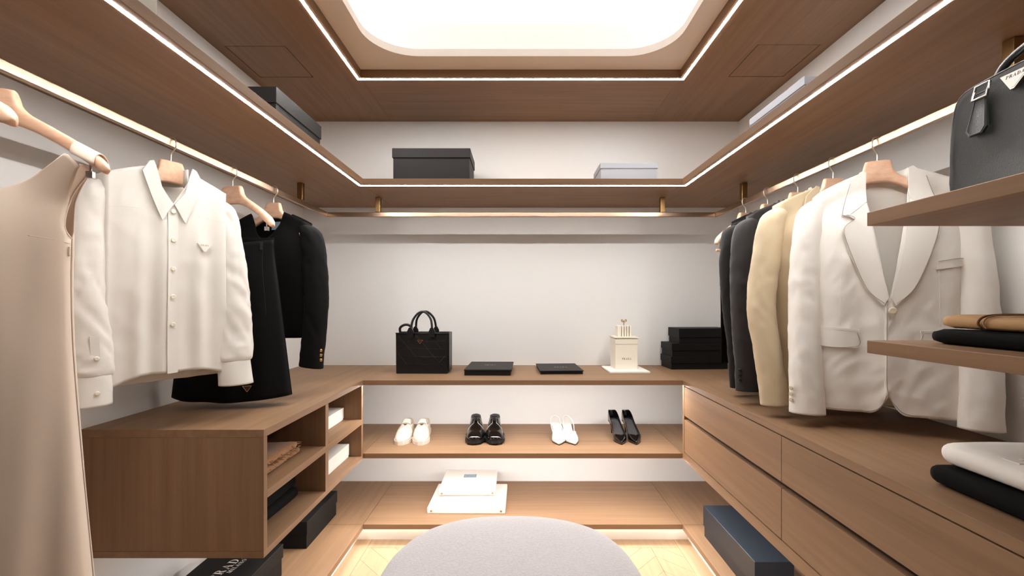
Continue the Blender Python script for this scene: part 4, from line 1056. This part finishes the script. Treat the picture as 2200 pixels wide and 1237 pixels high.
for sd in (-1, 1):
    on_line('shoulder_seam', S, [(sd * .070, -.238), (sd * .13, -.242), (sd * .165, -.250)], .0006, 'silk', t, .0008, raw=True)
    p = [(sd * .150, .0, -.166), (sd * .170, -.002, -.215), (sd * .188, -.010, -.38), (sd * .192, -.020, -.53), (sd * .190, -.030, -.66), (sd * .188, -.034, -.712)]
    rad = [(0, .008, .012), (.04, .022, .026), (.12, .034, .036), (.2, .041, .040), (.5, .051, .041), (.8, .059, .040), (.95, .055, .038), (1, .045, .034)]
    slv = sleeve('sleeve', p, rad, 'silk', t, wr=.0045, seed=1.7 + sd, solid=.002)
    p2 = [(sd * .188, -.034, -.700), (sd * .189, -.036, -.74), (sd * .192, -.040, -.788)]
    cf = sleeve('cuff', p2, [(0, .045, .034), (.15, .050, .038), (1, .054, .040)], 'silk', slv, 36, 12, .001, 3, solid=.0035)
    if sd < 0:
        strip = [(-.232, -.612), (-.212, -.608), (-.205, -.70), (-.222, -.70)]
        patch('sleeve_placket', [(-.196, -.60), (-.176, -.60), (-.172, -.705), (-.190, -.705)], lambda x, z: -.0735 , 'silk', slv, .012, .002)
        for zz in (-.66, -.752): lathe('cuff_button', [(.0005, 0), (.006, 0), (.0065, .0018), (.004, .003), (.0005, .002)], 'button_pearl', slv, 12, (-.182, -.0755 if zz > -.7 else -.079, zz), (PI / 2, 0, 0))
hanger('wooden hanger inside the ivory blouse', ROD_X[0], 1.404, BR, -1, hw=.155)

# ---- black skirt
t = thing('skirt', 'black a-line skirt with small triangular plaque near its hem', 'skirt', (ROD_X[0], 1.707, ROD_Z), 4, 'garments on the rail')
S = Shape([(.20, .150), (.30, .150), (.45, .168), (.65, .192), (.90, .222)], [(.20, .030), (.40, .050), (.90, .062)], [(0, -.26), (.3, -.26)], .05, .006, .6, 13)
stop = lambda x: -.272 - .28 * max(0, .145 - x) * (1 if x < .145 else 0) * .55
half('front_panel', S, -1, 1, stop, lambda u: -.862 - .016 * (1 - u * u), 'jet_wool', t, -1, 44, 36)
half('back_panel', S, -1, 1, lambda x: -.262, lambda u: -.862 - .010 * (1 - u * u), 'jet_wool', t, 1, 44, 30)
patch('waistband_lining', [(-.10, -.225), (-.005, -.215), (-.002, -.262), (.005, -.312), (-.07, -.335), (-.085, -.30)], lambda x, z: S.y(.0, -.34) - .004, 'dark_grey_cloth', t, .012, .004)
on_line('zip', S, [(.118, -.285), (.122, -.36), (.13, -.45), (.14, -.56)], .0013, 'black_wool', t, .001)
box('zip_pull', .112, .120, S.y(.116, -.29) - .010, S.y(.116, -.29) - .004, -.312, -.284, 'button_black', t, .001)
plaque(t, (.085, S.y(.085, -.828) - .003, -.826), (1, 0, .04), (0, 0, 1), (0, -1, 0), .036, 'enamel_dark', 'gold')
hanger('reddish wooden hanger with silver clip holding the black skirt', ROD_X[0], 1.707, -16, -1, clips=True)

# ---- cropped black jacket
t = thing('jacket', 'cropped collarless black jacket with gold cuff buttons', 'jacket', (ROD_X[0], 1.992, ROD_Z), -10, 'garments on the rail')
S = Shape([(.12, .182), (.22, .186), (.40, .186), (.66, .182)], [(.10, .03), (.22, .055), (.38, .066), (.66, .060)], SHO, .06, .003, 7.0, 20)
S.arm = .034; S.p = 4.5
def ctop(x):
    a = abs(x)
    if a < .082: return -.235 + (S.top(.082) + .235) * (a / .082) ** 2.2
    return S.top(x)
half('front_panel', S, -1, .0, ctop, lambda u: -.662, 'jet_wool', t, -1, 26, 34)
half('front_panel', S, -.02, 1, ctop, lambda u: -.662, 'jet_wool', t, -1, 26, 34, dy=-.004)
half('back_panel', S, -1, 1, lambda x: S.top(x) - (.012 if abs(x) < .07 else 0), lambda u: -.66, 'jet_wool', t, 1, 40, 30)
box('neck_label', -.022, .022, .015, .018, -.185, -.150, 'label_blue', t)
button(S, .004, -.252, .006, 'gold', t, .009)
for sd in (-1, 1):
    p = [(sd * .150, .0, -.166), (sd * .188, -.004, -.222), (sd * .216, -.014, -.39), (sd * .226, -.026, -.52), (sd * .226, -.040, -.65), (sd * .220, -.052, -.782)]
    rad = [(0, .008, .014), (.04, .020, .026), (.09, .032, .038), (.18, .046, .048), (.5, .050, .048), (.8, .048, .042), (1, .052, .038)]
    slv = sleeve('sleeve', p, rad, 'jet_wool', t, wr=.003, seed=3.3 + sd, tilt=-.15 * sd)
    for k in range(3 if sd > 0 else 0):
        lathe('cuff_button', [(.0005, 0), (.0068, 0), (.0075, .002), (.005, .004), (.0005, .0045)], 'gold', slv, 12, (sd * .268, -.058, -.752 + .020 * k), (PI / 2, 0, sd * .9))
hanger('pale wooden hanger inside the cropped black jacket', ROD_X[0], 1.992, -10, -1, hw=.168)

# ---- beige dress
t = thing('dress', 'long sleeveless beige satin dress beside the ivory blouse', 'dress', (ROD_X[0], .925, ROD_Z), 14, 'garments on the rail')
S = Shape([(.15, .19), (.22, .170), (.30, .140), (.36, .138), (.46, .136), (.60, .139), (.80, .152), (1.08, .174), (1.5, .205)],
          [(.12, .016), (.26, .045), (.38, .066), (.55, .060), (1.5, .085)], [(0, -.14), (.3, -.14)], .05, .0085, 3.9, 30)
def dtop(x):
    a = abs(x)
    if a < .162: return -.292 + (.088) * (a / .162) ** 3.8
    return -.204 - .55 * (a - .162)
def dpanel(side, nm):
    V, Fc = [], []; nu, nv = 56, 70
    arm = [(.15, .204), (.20, .198), (.235, .168), (.29, .141), (.345, .134), (.375, .1385)]   # armhole edge (depth, half width)
    for i in range(nu + 1):
        u = -1 + 2 * i / nu
        for j in range(nv + 1):
            v = (j / nv) ** 1.25
            zt = dtop(u * .205) - (.03 * (1 - abs(u)) if side > 0 else 0); z = zt + (-1.42 - zt) * v
            wz = lut(arm, -z) if z > -.375 else S.w(z)
            x = u * wz; yy = S.y(x, z, side)
            q_ = max(0, min(1, (z + .30) / .09)); yy = yy * (1 - q_) + q_ * (-.046 if side < 0 else .006)
            V.append((x, yy, z))
    for i in range(nu):
        for j in range(nv):
            f_ = (i * (nv + 1) + j, (i + 1) * (nv + 1) + j, (i + 1) * (nv + 1) + j + 1, i * (nv + 1) + j + 1)
            Fc.append(f_ if side > 0 else f_[::-1])
    return mesh(nm, V, Fc, 'satin', t, True, solid=.002, off=0)
dpanel(-1, 'front_panel'); dpanel(1, 'back_panel')
for sd in (-1, 1):
    # strap folded over the hanger arm
    V, Fc = [], []
    for i in range(15):
        a = PI * i / 14
        for j in range(6):
            x = sd * (.162 + .041 * j / 5); V.append((x, -.020 - .026 * math.cos(a), -.192 - .55 * (abs(x) - .14) + .030 * math.sin(a)))
    mesh('strap', V, [(i * 6 + j, i * 6 + j + 1, i * 6 + j + 7, i * 6 + j + 6) for i in range(14) for j in range(5)], 'satin', t, True, solid=.002, off=0, recalc=True)
    on_line('bust_dart', S, [(sd * .137, -.385), (sd * .12, -.380), (sd * .095, -.376)], .0007, 'satin', t, .0008, raw=True)
    on_line('armhole_edge', S, [(sd * .166, -.235), (sd * .141, -.29), (sd * .134, -.345), (sd * .138, -.375)], .0018, 'satin', t, -.001)
box('zip_pull', .136, .139, -.008, -.004, -.412, -.392, 'satin', t, .001)
hanger('wooden hanger carrying the beige dress', ROD_X[0], .925, 14, -1, clips=True, mat='hanger')
hanger('empty wooden hanger hanging just in front of the beige dress', ROD_X[0], .800, 0, -1, drop=-.03)
